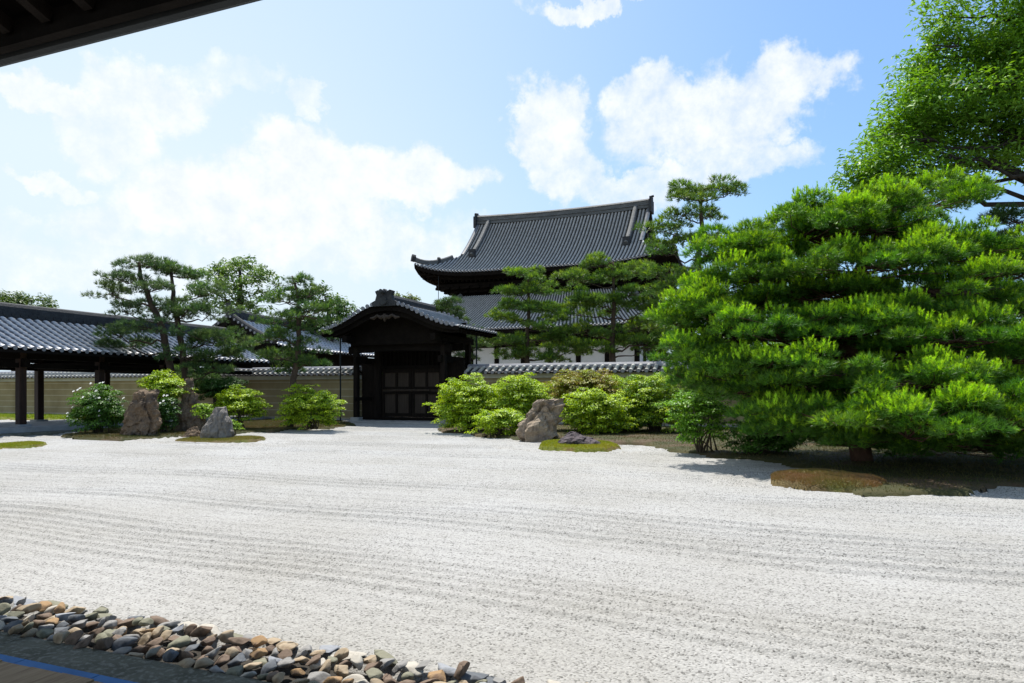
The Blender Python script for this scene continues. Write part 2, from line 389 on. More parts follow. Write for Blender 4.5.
ISL = [(gd(578, 449), 1.0, .62), (gd(220, 441), 1.15, .75), (gd(835, 484), .85, .55)]
def build_gravel():
    xs = np.concatenate([np.arange(-34, -9, .16), np.arange(-9, 9, .07), np.arange(9, 30, .16)])
    ys = np.concatenate([np.arange(2.89, 9, .0175), np.arange(9, 26.4, .028)])
    X, Y = np.meshgrid(xs, ys)
    ph = Y + .22 * np.sin(X * .42 + 1.0) + .10 * np.sin(X * 1.1 + Y * .25) + .5 * (vnoise(X, Y, .18, 5) - .5)
    for (c, a, b) in ISL:
        d = np.hypot((X - c[0]) / a, (Y - c[1]) / b)
        w = np.clip((2.1 - d) / .5, 0, 1)
        ph = ph * (1 - w) + d * b * w
    band = .5 + .5 * np.sin(2 * np.pi * (ph / 2.1 + .45 * (vnoise(X * .4, Y, .35, 11, 2) - .5) * 2))
    broad = .022 * np.sin(2 * np.pi * ph / 1.25 + 1.5 * np.sin(ph * .9)) + .016 * np.sin(2 * np.pi * (ph / 2.3 + X * .02))
    fine = (.5 + .5 * np.cos(2 * np.pi * ph / .19)) ** 2.6 * .033 * np.clip((band - .35) * 2.6 + .5 * (vnoise(X, Y, .8, 77, 2) - .5), .32, .85)
    jit = (rng.random(X.shape) - .5) * .003 + (vnoise(X, Y, 6, 21, 2) - .5) * .005
    edge = np.clip((Y - 2.98) / .25, 0, 1)
    Z = (broad + fine) * edge + jit - np.clip((3.0 - Y) / .1, 0, 1) * .07
    V = np.stack([X, Y, Z], -1).reshape(-1, 3)
    o = np_mesh('gravel', V, grid_faces(len(ys), len(xs)), GRAVEL, smooth=True)
    tag(o, 'white gravel raked into fine waving lines across the court', 'gravel', kind='structure')
build_gravel()

def bed(name, poly, h, mat, kind, label=None, cat=None, res=.14, bumpy=.05, seed=3, edge=.5):
    """raised patch of ground over a polygon: grid inside, rounded towards its edge"""
    P = np.array(poly)[:, :2]
    x0, y0 = P.min(0) - res; x1, y1 = P.max(0) + res
    X, Y = np.meshgrid(np.arange(x0, x1 + res, res), np.arange(y0, y1 + res, res))
    ins = np.zeros(X.shape, bool); dist = np.full(X.shape, 1e9)
    for i in range(len(P)):
        a, b = P[i - 1], P[i]
        cnd = (a[1] > Y) != (b[1] > Y)
        xi = (b[0] - a[0]) * (Y - a[1]) / (b[1] - a[1] + 1e-12) + a[0]
        ins ^= cnd & (X < xi)
        ab = b - a; t = np.clip(((X - a[0]) * ab[0] + (Y - a[1]) * ab[1]) / (ab @ ab + 1e-9), 0, 1)
        dist = np.minimum(dist, np.hypot(X - a[0] - t * ab[0], Y - a[1] - t * ab[1]))
    sd = np.where(ins, dist, -dist)
    sd = sd + (vnoise(X, Y, 1.1, seed, 4) - .5) * min(.8, 1.5 * edge) + (vnoise(X, Y, 5, seed + 3, 2) - .5) * .10
    q = np.clip(sd / edge, 0, 1); Z = .035 + (h - .035) * np.sqrt(1 - (1 - q) ** 2) + bumpy * (vnoise(X, Y, 1.5, seed + 9, 3) - .5) * q
    Z = np.where(sd < 0, -.05 + np.maximum(sd, -res) * .6, Z)
    keep = (sd > -res * 1.6)
    F = grid_faces(*X.shape); F = F[keep.ravel()[F].all(1)]
    V = np.stack([X, Y, Z], -1).reshape(-1, 3)
    used = np.unique(F); mp = np.zeros(len(V), int); mp[used] = np.arange(len(used))
    org = V[used].mean(0); org[2] = 0
    o = np_mesh(name, V[used], mp[F], mat, loc=org, smooth=True)
    tag(o, label, cat, kind=kind)
    return o
def gpoly(pts): return [gd(*p) for p in pts]
YW = 25.7      # the line of the garden wall
xr = 24.0
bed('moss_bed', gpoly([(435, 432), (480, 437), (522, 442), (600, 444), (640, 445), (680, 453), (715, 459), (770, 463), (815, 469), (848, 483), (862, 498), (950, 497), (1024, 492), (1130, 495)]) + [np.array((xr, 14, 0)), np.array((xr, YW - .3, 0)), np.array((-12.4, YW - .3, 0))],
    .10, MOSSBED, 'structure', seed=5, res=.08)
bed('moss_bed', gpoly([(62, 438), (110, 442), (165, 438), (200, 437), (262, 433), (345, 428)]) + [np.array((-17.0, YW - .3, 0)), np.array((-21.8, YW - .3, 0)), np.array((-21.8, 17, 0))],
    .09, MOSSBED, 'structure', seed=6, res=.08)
bed('moss_lawn', [(-45, 21.5, 0), (-26.3, 21.5, 0), (-26.3, YW - .3, 0), (-45, YW - .3, 0)], .12, MOSSG, 'structure', seed=8)

def island(px, py, a, b, h, mat, label, seed, rot=0, res=.06):
    c = gd(px, py); t = np.linspace(0, 2 * np.pi, 40, endpoint=False)
    u = RT * math.cos(rot) + FW * math.sin(rot); w = FW * math.cos(rot) - RT * math.sin(rot)
    poly = [c + u * a * math.cos(k) + w * b * math.sin(k) for k in t]
    return bed('moss_island', poly, h, mat, None, label, 'moss patch', res=res, seed=seed, edge=.28, bumpy=.05)
ia = island(577, 448.7, .98, 1.3, .13, MOSSG, 'bright green oval moss island under the low dark purple rock', 31)
ib = island(221, 441, 1.08, 1.1, .08, MOSSBR, 'olive moss island with the small grey pointed rock standing on it', 32)
ic = island(2, 448.5, .52, 1.2, .08, MOSSG, 'bright moss patch lying alone on gravel beside the covered corridor', 33)
idd = island(830, 486.5, .74, .78, .17, MOSSBR, 'reddish brown moss mound jutting into gravel below the large pine', 34, res=.04)

def fuzz(o, n, size, cols, seed, name='moss_tuft'):
    """short blades standing on a moss patch"""
    rs = np.random.default_rng(seed); me = o.data; V = np.array([v.co[:] for v in me.vertices]) + ORG[o.name]
    F = np.array([p.vertices[:] for p in me.polygons]); Q = V[F]; ok = Q[..., 2].min(1) > .004; Q = Q[ok]
    i = rs.integers(len(Q), size=n); a, b = rs.random((2, n, 1))
    P = (Q[i, 0] * (1 - a) + Q[i, 1] * a) * (1 - b) + (Q[i, 3] * (1 - a) + Q[i, 2] * a) * b
    d = np.stack([rs.normal(size=n) * .5, rs.normal(size=n) * .5, np.ones(n)], 1) * size * rs.uniform(.5, 1.4, (n, 1))
    sd = rs.normal(size=(n, 3)) * np.array((1, 1, 0)); sd = sd / (np.linalg.norm(sd, axis=1, keepdims=True) + 1e-9) * size * .22
    W = np.stack([P - sd, P + sd, P + d], 1).reshape(-1, 3); patch = vnoise(P[:, 0], P[:, 1], 1.6, seed, 3)[:, None] * 2.2 - .6 + rs.normal(size=(n, 1)) * .25
    c = np.array(cols[0]) * (1 - np.clip(patch, 0, 1)) + np.array(cols[1]) * np.clip(patch, 0, 1)
    q = np_mesh(name, W, np.arange(len(W)).reshape(-1, 3), LEAF, o, col=np.repeat(c, 3, 0)); q['kind'] = 'stuff'
# ------------------------------------------------------------------ tiled roofs
RX = np.array([-.5, -.31, -.28, -.22, -.12, 0, .12, .22, .28, .31])
def rib_h(x, r): return np.where(np.abs(x) < .3, r * np.sqrt(np.clip(1 - (x / .3) ** 2, 0, 1)), 0)
def tile_patch(P, ns, nt, r, step, s_range=(0, 1), swap=False):
    """P(s,t) surface, s along the eave, t from eave to top. ns ribs, nt courses. returns V,F"""
    s0, s1 = s_range
    s = np.concatenate([[(k + .5 + x) / ns for x in RX] for k in range(ns)] + [[1.0]]); off = np.concatenate([rib_h(RX, r) for k in range(ns)] + [[0.0]])
    s = s0 + (s1 - s0) * s
    t = np.repeat(np.arange(nt + 1) / nt, 2)[1:-1]; tt = np.tile([step, 0.0], nt)
    e = 1e-3
    S, T = np.meshgrid(s, t)
    B = P(S, T); ds = P(S + e, T) - P(S - e, T); dt = P(S, T + e) - P(S, T - e)
    n = np.cross(ds, dt); n /= np.linalg.norm(n, axis=-1, keepdims=True) + 1e-12
    n = np.where(n[..., 2:3] < 0, -n, n)
    V = B + n * (off[None, :, None] + tt[:, None, None])
    F = grid_faces(len(t), len(s))
    cc = np.broadcast_to(np.clip(off / r * 1.6, 0, 1)[None, :], S.shape) * np.clip(rng.normal(1, .12, (len(t), len(s))), .6, 1.25)  # weight for the painted roll glare and pan shade
    return V.reshape(-1, 3), F, np.repeat(cc.reshape(-1, 1), 3, 1)
def merge(parts):
    V = []; F = []; K_ = []; b = 0
    for v, f, c in parts: V.append(v); F.append(f + b); K_.append(c); b += len(v)
    return np.concatenate(V), np.concatenate(F), np.concatenate(K_)
def eave_discs(m, P, ns, r, out, s_range=(0, 1)):
    s0, s1 = s_range
    for k in range(ns):
        s = s0 + (s1 - s0) * (k + .5) / ns
        p = P(np.array(s), np.array(0.0))
        m.disc(np.array(p) + np.array((0, 0, r * .35)), out, r * 1.15, .03, 9)

fuzz(ia, 14000, .028, ((.20, .24, .018), (.30, .30, .03)), 1); fuzz(ib, 12000, .024, ((.12, .13, .02), (.22, .19, .04)), 2); fuzz(ic, 9000, .028, ((.20, .25, .018), (.26, .27, .03)), 3); fuzz(idd, 26000, .022, ((.14, .13, .03), (.22, .13, .055)), 4)
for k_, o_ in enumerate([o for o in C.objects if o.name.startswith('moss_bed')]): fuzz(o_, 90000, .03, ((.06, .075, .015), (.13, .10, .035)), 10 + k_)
for o_ in [o for o in C.objects if o.name.startswith('moss_lawn')]: fuzz(o_, 30000, .06, ((.16, .24, .02), (.24, .30, .03)), 14)
# ------------------------------------------------------------------ garden walls
def garden_wall(x0, x1, label):
    t = thing('garden_wall', ((x0 + x1) / 2, YW, 0), label, 'wall')
    MB().box(x0, x1, YW - .22, YW + .22, -.1, 1.86).build('plaster_face', PLASTER, t)
    MB().box(x0, x1, YW - .27, YW + .27, 1.863, 2.03).build('plaster_band', BANDP, t)
    MB().box(x0, x1, YW - .30, YW + .30, -.1, .16).build('stone_footing', STONEP, t)
    n = int((x1 - x0) / .285)
    parts = []; m = MB()
    for sg in (-1, 1):
        P = lambda s, tt, sg=sg: np.stack([x0 + (x1 - x0) * s, YW + sg * (.58 - .50 * tt), 2.06 + .22 * tt + 0 * s], -1)
        parts.append(tile_patch(P, n, 3, .082, .018)); eave_discs(m, P, n, .062, (0, sg, 0))
    V, F, K_ = merge(parts)
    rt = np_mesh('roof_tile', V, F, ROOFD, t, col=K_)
    m.build('eave_tile', TILEL, rt)
    MB().sweep([(x0 + (x1 - x0) * k / 20, YW, 2.24) for k in range(21)], [(-.13, 0), (.13, 0), (.12, .11), (.07, .17), (0, .19), (-.07, .17), (-.12, .11)]).build('ridge_tile', TILEL, t)
    MB().box(x0, x1, YW - .5, YW + .5, 2.033, 2.055).build('eave_board', WOODX, t)
    return t
garden_wall(-44, -17.1, 'ochre lined garden wall with tiled cap between covered corridor and timber gate')
garden_wall(-12.0, 24, 'tile capped garden wall behind the azaleas and the large pine')

# ------------------------------------------------------------------ gabled corridors on the left
def gabled(name, label, xc, hw, y0, y1, ze, zr, posts=True, floor=True, near_verge=True):
    t = thing(name, (xc, y0, 0), label, 'corridor')
    L_ = y1 - y0; n = int(L_ / .285); parts = []; m = MB()
    for sg in (-1, 1):
        P = lambda s, tt, sg=sg: np.stack([xc + sg * (hw * (1 - tt)) + 0 * s, y0 + L_ * s, ze + (zr - ze) * (.82 * tt + .18 * tt * tt) + .18 * np.clip(1 - (s * L_) / 2.5, 0, 1) ** 2], -1)
        parts.append(tile_patch(P, n, 10, .055, .03)); eave_discs(m, P, n, .058, (sg, 0, 0))
        vp = [P(np.array(0.0), np.array(k / 8)) + np.array((0, -.05, .05)) for k in range(9)]
        if near_verge:
            mm = MB().sweep(vp, [(-.1, -.05), (.1, -.05), (.1, .09), (.05, .15), (-.05, .15), (-.1, .09)]); mm.build('verge_tile', TILED, t)
            for k in range(int(hw / .25)):
                p = P(np.array(0.0), np.array((k + .5) / int(hw / .25))); m.disc(p + np.array((0, -.18, .03)), (0, -1, 0), .06, .03)
            MB().sweep([p + np.array((0, -.02, -.22)) for p in vp], [(-.04, -.12), (.04, -.12), (.04, .12), (-.04, .12)]).build('bargeboard', WOODX, t)
        # boards under the tiles
        q = MB(); seg = 8
        A = [P(np.array(0.0), np.array(k / seg)) for k in range(seg + 1)]; Bq = [P(np.array(1.0), np.array(k / seg)) for k in range(seg + 1)]
        for k in range(seg):
            a0, a1, b0, b1 = A[k], A[k + 1], Bq[k], Bq[k + 1]; dz = np.array((0, 0, -.05)); dz2 = np.array((0, 0, -.12))
            a0 = a0 * 1; a0[2] = b0[2]; a1 = a1 * 1; a1[2] = b1[2]
            q.add([a0 + dz, b0 + dz, b1 + dz, a1 + dz, a0 + dz2, b0 + dz2, b1 + dz2, a1 + dz2], [(0, 1, 2, 3), (7, 6, 5, 4), (0, 4, 5, 1), (1, 5, 6, 2), (2, 6, 7, 3), (3, 7, 4, 0)])
        q.build('roof_board', WOODX, t)
    V, F, K_ = merge(parts)
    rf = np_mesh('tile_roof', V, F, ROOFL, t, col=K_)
    m.build('eave_tile', TILEL, rf)
    ry = [y0 - .1 + (L_ + .1) * k / 24 for k in range(25)]
    rz = [zr + .02 + .18 * max(0, 1 - (y - y0) / 2.5) ** 2 for y in ry]
    MB().sweep([(xc, y, z) for y, z in zip(ry, rz)], [(-.19, -.05), (.19, -.05), (.17, .30), (.11, .40), (0, .44), (-.11, .40), (-.17, .30)]).build('ridge_tile', TILED, t)
    q = MB()
    for y, z in zip(np.arange(y0 + .15, y1, .28), np.interp(np.arange(y0 + .15, y1, .28), ry, rz)):
        for sg in (-1, 1): q.disc((xc + sg * .18, y, z + .05), (sg, 0, 0), .06, .03, 8)
    q.build('ridge_end_tile', TILED, t)
    MB().box(xc - .17, xc + .17, y0 - .17, y0 - .1, rz[0] - .1, rz[0] + .62).build('ridge_ornament', TILED, t)
    if posts is False:
        MB().box(xc - hw + .75, xc + hw - .75, y0 + .7, y1, 0, ze + .1).build('board_wall', WOODX, t)
        MB().add([(xc - hw + .75, y0 + .69, ze + .1), (xc + hw - .75, y0 + .69, ze + .1), (xc, y0 + .69, zr - .12)], [(0, 1, 2)]).build('gable_board', WOODX, t)
    return t
cor = gabled('covered_corridor', 'open timber corridor with brown posts under a pale grey tiled roof', -23.95, 2.55, 5.5, 25.0, 2.62, 3.80, near_verge=False)
XF, XB = -22.4, -25.5
for y in (9.4, 12.1, 14.8, 17.5, 20.2, 22.9):
    for x in (XF, XB):
        p = MB().cbox(x - .115, x + .115, y - .115, y + .115, .30, 2.62, .02).build('post', POSTW, cor)
        MB().cbox(x - .22, x + .22, y - .22, y + .22, .24, .305, .05).build('base_stone', STONEP, p)
    MB().box(XB - .3, XF + .3, y - .09, y + .09, 2.1, 2.355).build('tie_beam', WOODX, cor)
for x in (XF, XB):
    MB().box(x - .08, x + .08, 5.6, 24.9, 2.08, 2.22).build('rail_beam', WOODX, cor)
    MB().box(x - .11, x + .11, 5.6, 24.9, 2.36, 2.75).build('eave_beam', WOODX, cor)
MB().box(-26.2, -21.75, 5.5, 25.0, -.1, .242).build('platform', STONEP, cor)
MB().box(-21.748, -21.15, 5.5, 25.0, -.1, .085).build('platform_kerb', KERBM, cor)
gabled('rear_corridor', 'dark walled corridor with curved tiled gable roof rising behind the garden wall', -25.5, 2.75, 27.0, 36.0, 3.42, 4.85, posts=False)

# ------------------------------------------------------------------ gate
def build_gate():
    xc = -14.62; hw = 3.15; yf, yb = 23.6, 27.4
    t = thing('timber_gate', (xc, YW, 0), 'dark timber gate with closed panelled doors under a curved undulating gable roof', 'gate')
    PX = np.linspace(0, 3.4, 200)
    PZ = 3.74 + np.interp(PX, [0, .35, .7, 1.05, 1.4, 1.8, 2.2, 2.7, 3.15, 3.4], [1.0, .985, .925, .80, .62, .42, .25, .09, .03, .05])
    PZ = np.convolve(np.concatenate([PZ[24:0:-1], PZ, np.full(24, PZ[-1])]), np.ones(25) / 25, 'same')[24:-24]
    def prof(x):      # karahafu: flat tips, swelling middle
        return np.interp(np.abs(x), PX, PZ)
    n = int((yb - yf) / .235); parts = []
    for sg in (-1, 1):
        P = lambda s, tt, sg=sg: np.stack([xc + sg * hw * (1 - tt) + 0 * s, yf + (yb - yf) * s, prof(hw * (1 - tt)) + 0 * s], -1)
        parts.append(tile_patch(P, n, 16, .052, .014))
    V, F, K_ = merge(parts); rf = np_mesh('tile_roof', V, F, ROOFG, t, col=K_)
    m = MB()
    for y, sy in ((yf, -1), (yb, 1)):
        arc = 0; last = None
        for k in range(241):
            x = -hw + 2 * hw * k / 240; p = np.array((xc + x, y, float(prof(x)) + .02))
            if last is not None: arc += np.linalg.norm(p - last)
            last = p
            if arc > .215: arc = 0; m.disc(p + np.array((0, 0, .035)), (0, sy, 0), .082, .06, 10)
    for sg in (-1, 1):
        for k in range(n): m.disc((xc + sg * hw, yf + (yb - yf) * (k + .5) / n, float(prof(hw)) + .02), (sg, 0, 0), .06, .04, 9)
    m.build('eave_tile', TILEL, rf)
    xs = np.linspace(-hw, hw, 49)
    for y, nm in ((yf + .03, 0), (yf + .16, 1), (yb - .10, 0)):
        lo_, hi_ = ((-.20, .01), (-.40, -.08), (-.22, .01))[nm if y < 26 else 2]
        q = MB()
        xx = xs * (1 - .02 * nm)
        for k in range(48):
            V = []
            for x in (xx[k], xx[k + 1]):
                a = abs(x) / hw; dep = lo_ * (1 - .62 * a ** 2.2)
                for yy in (y, y + .09): V += [(xc + x, yy, float(prof(x)) + hi_ - .02), (xc + x, yy, float(prof(x)) + dep - .05)]
            q.add(V, [(0, 1, 5, 4), (2, 6, 7, 3), (0, 4, 6, 2), (1, 3, 7, 5)] + ([(0, 2, 3, 1)] if k == 0 else []) + ([(4, 5, 7, 6)] if k == 47 else []))
        q.build('bargeboard', WOODX, t)
    # boarded soffit and rafters
    q = MB()
    for k in range(48):
        V = []
        for x in (xs[k], xs[k + 1]):
            for yy in (yf + .12, yb - .12): V += [(xc + x, yy, float(prof(x)) - .02), (xc + x, yy, float(prof(x)) - .10)]
        q.add(V, [(0, 1, 5, 4), (2, 6, 7, 3), (0, 4, 6, 2), (1, 3, 7, 5)])
    q.build('soffit', WOODX, t)
    for y in np.arange(yf + .5, yb - .2, .42):
        for sg in (-1, 1):
            MB().sweep([(xc + sg * x, y, float(prof(x)) - .16) for x in np.linspace(hw - .08, .2, 18)], [(-.045, -.055), (.045, -.055), (.045, .055), (-.045, .055)]).build('rafter', WOODX, t)
    # tympanum under the swelling curve, set back, with a carved pendant and strut
    q = MB(); yt = yf + .75
    xi = np.linspace(-2.1, 2.1, 31)
    for k in range(30):
        V = []
        for x in (xi[k], xi[k + 1]):
            for yy in (yt, yt + .08): V += [(xc + x, yy, float(prof(x)) - .12), (xc + x, yy, 3.22)]
        q.add(V, [(0, 1, 5, 4), (2, 6, 7, 3), (0, 4, 6, 2), (1, 3, 7, 5)])
    q.build('tympanum', WOODX, t)
    MB().box(xc - 2.1, xc + 2.1, yb - .9, yb - .82, 3.1, 4.2).build('back_tympanum', WOODX, t)
    pen = MB()
    for sg in (-1, 1):
        pen.tube([(xc, yf - .02, 4.28), (xc + sg * .18, yf - .02, 4.22), (xc + sg * .34, yf - .02, 4.30), (xc + sg * .5, yf - .02, 4.20), (xc + sg * .66, yf - .02, 4.22)], [.07, .08, .06, .07, .03], 8)
    pen.tube([(xc, yf - .02, 4.36), (xc, yf - .02, 4.2), (xc, yf - .02, 4.06)], [.06, .1, .03], 8)
    pen.build('carved_pendant', DOORW, t)
    # ridge with ornament
    ry = np.linspace(yf + .02, yb + .1, 16)
    MB().sweep([(xc, y, 4.72) for y in ry], [(-.19, -.04), (.19, -.04), (.18, .12), (.22, .15), (.17, .18), (.17, .32), (.10, .42), (0, .45), (-.10, .42), (-.17, .32), (-.17, .18), (-.22, .15), (-.18, .12)]).build('ridge_tile', TILED, t)
    o = MB()
    prf = [(-.46, 0), (.46, 0), (.50, .14), (.36, .20), (.30, .38), (.36, .52), (.24, .56), (.12, .50), (0, .60), (-.12, .50), (-.24, .56), (-.36, .52), (-.30, .38), (-.36, .20), (-.50, .14)]
    V = [(xc + a * 1.1, yf - .10, 4.66 + b * 1.12) for a, b in prf] + [(xc + a * 1.1, yf + .10, 4.66 + b * 1.12) for a, b in prf]; k = len(prf)
    o.add(V, [tuple(range(k)), tuple(range(2 * k - 1, k - 1, -1))] + [(i, k + i, k + (i + 1) % k, (i + 1) % k) for i in range(k)])
    o.tube([(xc, yf - .35, 5.22), (xc, yf + .05, 5.16)], [.075, .085], 9); o.disc((xc, yf - .11, 4.86), (0, -1, 0), .16, .05, 12)
    o.build('ridge_ornament', TILED, t)
    # main frame
    for sg in (-1, 1):
        MB().tube([(xc + sg * 1.62, YW, .2), (xc + sg * 1.62, YW, 3.45)], .19, 14).build('main_pillar', WOOD, t, smooth=False)
        for yy in (24.65, 26.9):
            p = MB().cbox(xc + sg * 2.02 - .105, xc + sg * 2.02 + .105, yy - .105, yy + .105, .26, 3.42, .025).build('corner_post', WOOD, t)
            MB().cbox(xc + sg * 2.02 - .2, xc + sg * 2.02 + .2, yy - .2, yy + .2, .10, .265, .05).build('base_stone', STONEP, p)
        MB().bar((xc + sg * 1.95, 24.4, 2.62), (xc + sg * 1.95, 27.1, 2.62), .13, .26).build('side_beam', WOODX, t)
        MB().bar((xc + sg * 1.95, 24.4, 1.02), (xc + sg * 1.95, 25.7, 1.02), .08, .14).build('side_rail', WOODX, t)
        MB().bar((xc + sg * 2.0, 23.75, 3.44), (xc + sg * 2.0, 27.3, 3.44), .22, .26).build('purlin', WOODX, t)
        MB().box(xc + sg * 2.1 - .31, xc + sg * 2.1 + .31, YW - .07, YW + .07, .2, 2.6).build('wing_panel', WOOD, t)
        py_ = 24.6 if sg < 0 else 26.1
        MB().tube([(xc + sg * 2.78, py_, 3.6), (xc + sg * 2.78, py_, .05)], .032, 8).build('rain_pipe', METAL, t)
        br = MB()
        for yy in (24.65,):
            for dz, w in ((3.16, .34), (3.30, .50)): br.box(xc + sg * 2.02 - w / 2, xc + sg * 2.02 + w / 2, yy - w / 2, yy + w / 2, dz, dz + .12)
        br.build('bracket', WOODX, t)
    q = MB()
    for k in range(12):       # gently arched main beam
        x0_, x1_ = -2.35 + 4.7 * k / 12, -2.35 + 4.7 * (k + 1) / 12
        z = lambda x: 3.02 + .10 * (1 - (x / 2.35) ** 2)
        V = []
        for x in (x0_, x1_):
            for yy in (24.55, 24.75): V += [(xc + x, yy, z(x) + .16), (xc + x, yy, z(x) - .14)]
        q.add(V, [(0, 1, 5, 4), (2, 6, 7, 3), (0, 4, 6, 2), (1, 3, 7, 5), (0, 2, 3, 1), (4, 5, 7, 6)])
    q.build('rainbow_beam', WOODX, t)
    MB().box(xc - 2.4, xc + 2.4, YW - .12, YW + .12, 3.0, 3.28).build('lintel', WOODX, t)
    MB().box(xc - 1.43, xc + 1.43, YW - .1, YW + .1, 2.272, 2.42).build('transom_bar', WOODX, t)
    lat = MB()
    for k in range(15): lat.box(xc - 1.40 + k * .2 - .025, xc - 1.40 + k * .2 + .025, YW - .03, YW + .03, 2.42, 3.0)
    lat.build('transom_lattice', WOODX, t)
    MB().box(xc - 1.43, xc + 1.43, YW + .06, YW + .09, 2.42, 3.0).build('transom_board', WOODX, t)
    MB().box(xc - 2.6, xc + 2.6, YW - .16, YW + .16, .1, .25).build('threshold', WOODX, t)
    for sg in (-1, 1):
        a, b = (xc - 1.42, xc - .012) if sg < 0 else (xc + .012, xc + 1.42)
        d = MB().box(a, b, YW - .01, YW + .05, .26, 2.27).build('door_leaf', DOORW, t)
        q = MB()
        for z0, z1 in ((.26, .42), (1.22, 1.33), (1.43, 1.53), (2.12, 2.27)): q.box(a, b, YW - .06, YW - .012, z0, z1)
        for x in (a, b - .12, (a + b) / 2 - .05): q.box(x, x + .12 if x != (a + b) / 2 - .05 else x + .1, YW - .055, YW - .011, .42, 1.22); q.box(x, x + .12 if x != (a + b) / 2 - .05 else x + .1, YW - .055, YW - .011, 1.53, 2.12)
        q.build('door_frame', WOOD, d)
    MB().tube([(xc - .9, YW - .10, 1.38), (xc + .9, YW - .10, 1.38)], .045, 8).build('door_bar', DOORW, t)
    MB().box(xc - 2.5, xc + 2.5, 24.3, 27.2, -.1, .12).build('stone_platform', STONEP, t)
build_gate()

# ------------------------------------------------------------------ great hall behind the wall
def build_hall():
    t = thing('temple_hall', (-19, 60, 0), 'large two tiered temple hall with sweeping grey tiled hip and gable roof', 'temple')
    yr = 60.0
    def roof(xe0, xe1, xr0, xr1, yf, ybk, ze, zt, dep, hip, up, conc, spacing, nt, r, gable):
        """dep: plan depth of the front slope; hip: plan depth of the end slopes"""
        parts = []; discs = MB(); xm = (xe0 + xe1) / 2; hwx = (xe1 - xe0) / 2; ym = (yf + ybk) / 2; hwy = (ybk - yf) / 2
        def zf(tt): return ze + (zt - ze) * ((1 - conc) * tt + conc * tt * tt)
        def lift(q, tt): return up * np.clip(np.abs(q), 0, 1) ** 5 * (1 - tt) ** 2
        fr = hip / dep
        for sg in (-1, 1):
            y0 = yf if sg < 0 else ybk
            def Pm(s, tt, sg=sg, y0=y0): X = xr0 + (xr1 - xr0) * s; return np.stack([X, y0 - sg * dep * tt + 0 * X, zf(tt) + lift((X - xm) / hwx, tt)], -1)
            nm = int((xr1 - xr0) / spacing); parts.append(tile_patch(Pm, nm, nt, r, .012)); eave_discs(discs, Pm, nm, r, (0, sg, 0))
            for xa, xb in ((xe0, xr0), (xe1, xr1)):
                def Pc(s, tt, xa=xa, xb=xb, sg=sg, y0=y0):
                    sc_ = np.clip(s, 0.0, 1); X = xa + (xb - xa) * s; T = tt * fr * sc_
                    return np.stack([X, y0 - sg * dep * T, zf(T) + lift((X - xm) / hwx, T)], -1)
                nc = max(2, int(abs(xb - xa) / spacing)); parts.append(tile_patch(Pc, nc, max(3, int(nt * fr)), r, .012, (.02, 1))); eave_discs(discs, Pc, nc, r, (0, sg, 0))
        for xa, sx in ((xe0, 1), (xe1, -1)):
            def Ps(s, tt, xa=xa, sx=sx):
                Y = yf + (ybk - yf) * s; lim = np.clip(np.minimum(Y - yf, ybk - Y) / hip, 0.0, 1) * fr; T = tt * lim
                return np.stack([xa + sx * dep * T, Y, zf(T) + lift((Y - ym) / hwy, T)], -1)
            nsd = int((ybk - yf) / spacing); parts.append(tile_patch(Ps, nsd, max(3, int(nt * fr)), r, .012, (.01, .99))); eave_discs(discs, Ps, nsd, r, (-sx, 0, 0), (.01, .99))
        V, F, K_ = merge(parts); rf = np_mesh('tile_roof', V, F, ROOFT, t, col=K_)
        discs.build('eave_tile', TILE, rf)
        # corner ridges
        for xa, xb in ((xe0, xr0), (xe1, xr1)):
            for y0, sg in ((yf, 1), (ybk, -1)):
                pts = []
                for k in range(9):
                    q = k / 10; T = fr * q; X = xa + (xb - xa) * q
                    pts.append((X, y0 + sg * dep * T, float(zf(T) + lift((X - xm) / hwx, T)) + .02 + .25 * (1 - q) ** 4))
                MB().sweep(pts, [(-.16, -.05), (.16, -.05), (.15, .26), (.08, .34), (-.08, .34), (-.15, .26)]).build('corner_ridge', RIDGE, t)
                p0 = np.array(pts[0]); d = np.array((np.sign(xa - xb), -sg, 0)) / 1.414
                MB().sweep([p0 + d * -.1, p0 + d * .22 + np.array((0, 0, .06))], [(-.2, -.1), (.2, -.1), (.22, .3), (.1, .48), (-.1, .48), (-.22, .3)]).build('ridge_ornament', TILED, t)
                p3 = np.array(pts[5]); MB().sweep([p3 + d * -.12, p3 + d * .10], [(-.2, 0), (.2, 0), (.2, .42), (0, .55), (-.2, .42)]).build('ridge_ornament', TILED, t)
        # eave thickness and underside
        th = .34
        def rect(inx, iny, z, lz): # outline with lifted corners
            pts = []
            N_ = 24
            for k in range(N_): s = k / N_; X = xe0 + inx + (xe1 - xe0 - 2 * inx) * s; pts.append((X, yf + iny, z + lz * abs((X - xm) / hwx) ** 5))
            for k in range(N_): s = k / N_; Y = yf + iny + (ybk - yf - 2 * iny) * s; pts.append((xe1 - inx, Y, z + lz * abs((Y - ym) / hwy) ** 5))
            for k in range(N_): s = k / N_; X = xe1 - inx - (xe1 - xe0 - 2 * inx) * s; pts.append((X, ybk - iny, z + lz * abs((X - xm) / hwx) ** 5))
            for k in range(N_): s = k / N_; Y = ybk - iny - (ybk - yf - 2 * iny) * s; pts.append((xe0 + inx, Y, z + lz * abs((Y - ym) / hwy) ** 5))
            return pts
        return rect, zf, lift, xm, hwx
    # upper roof
    xe0, xe1, xr0, xr1, yf, ybk = -30.2, -7.8, -27.0, -11.0, 53.4, 66.6
    ze, zt = 11.35, 17.0
    rect, zf, lift, xm, hwx = roof(xe0, xe1, xr0, xr1, yf, ybk, ze, zt, 6.6, 3.2, 1.05, .42, .30, 26, .085, True)
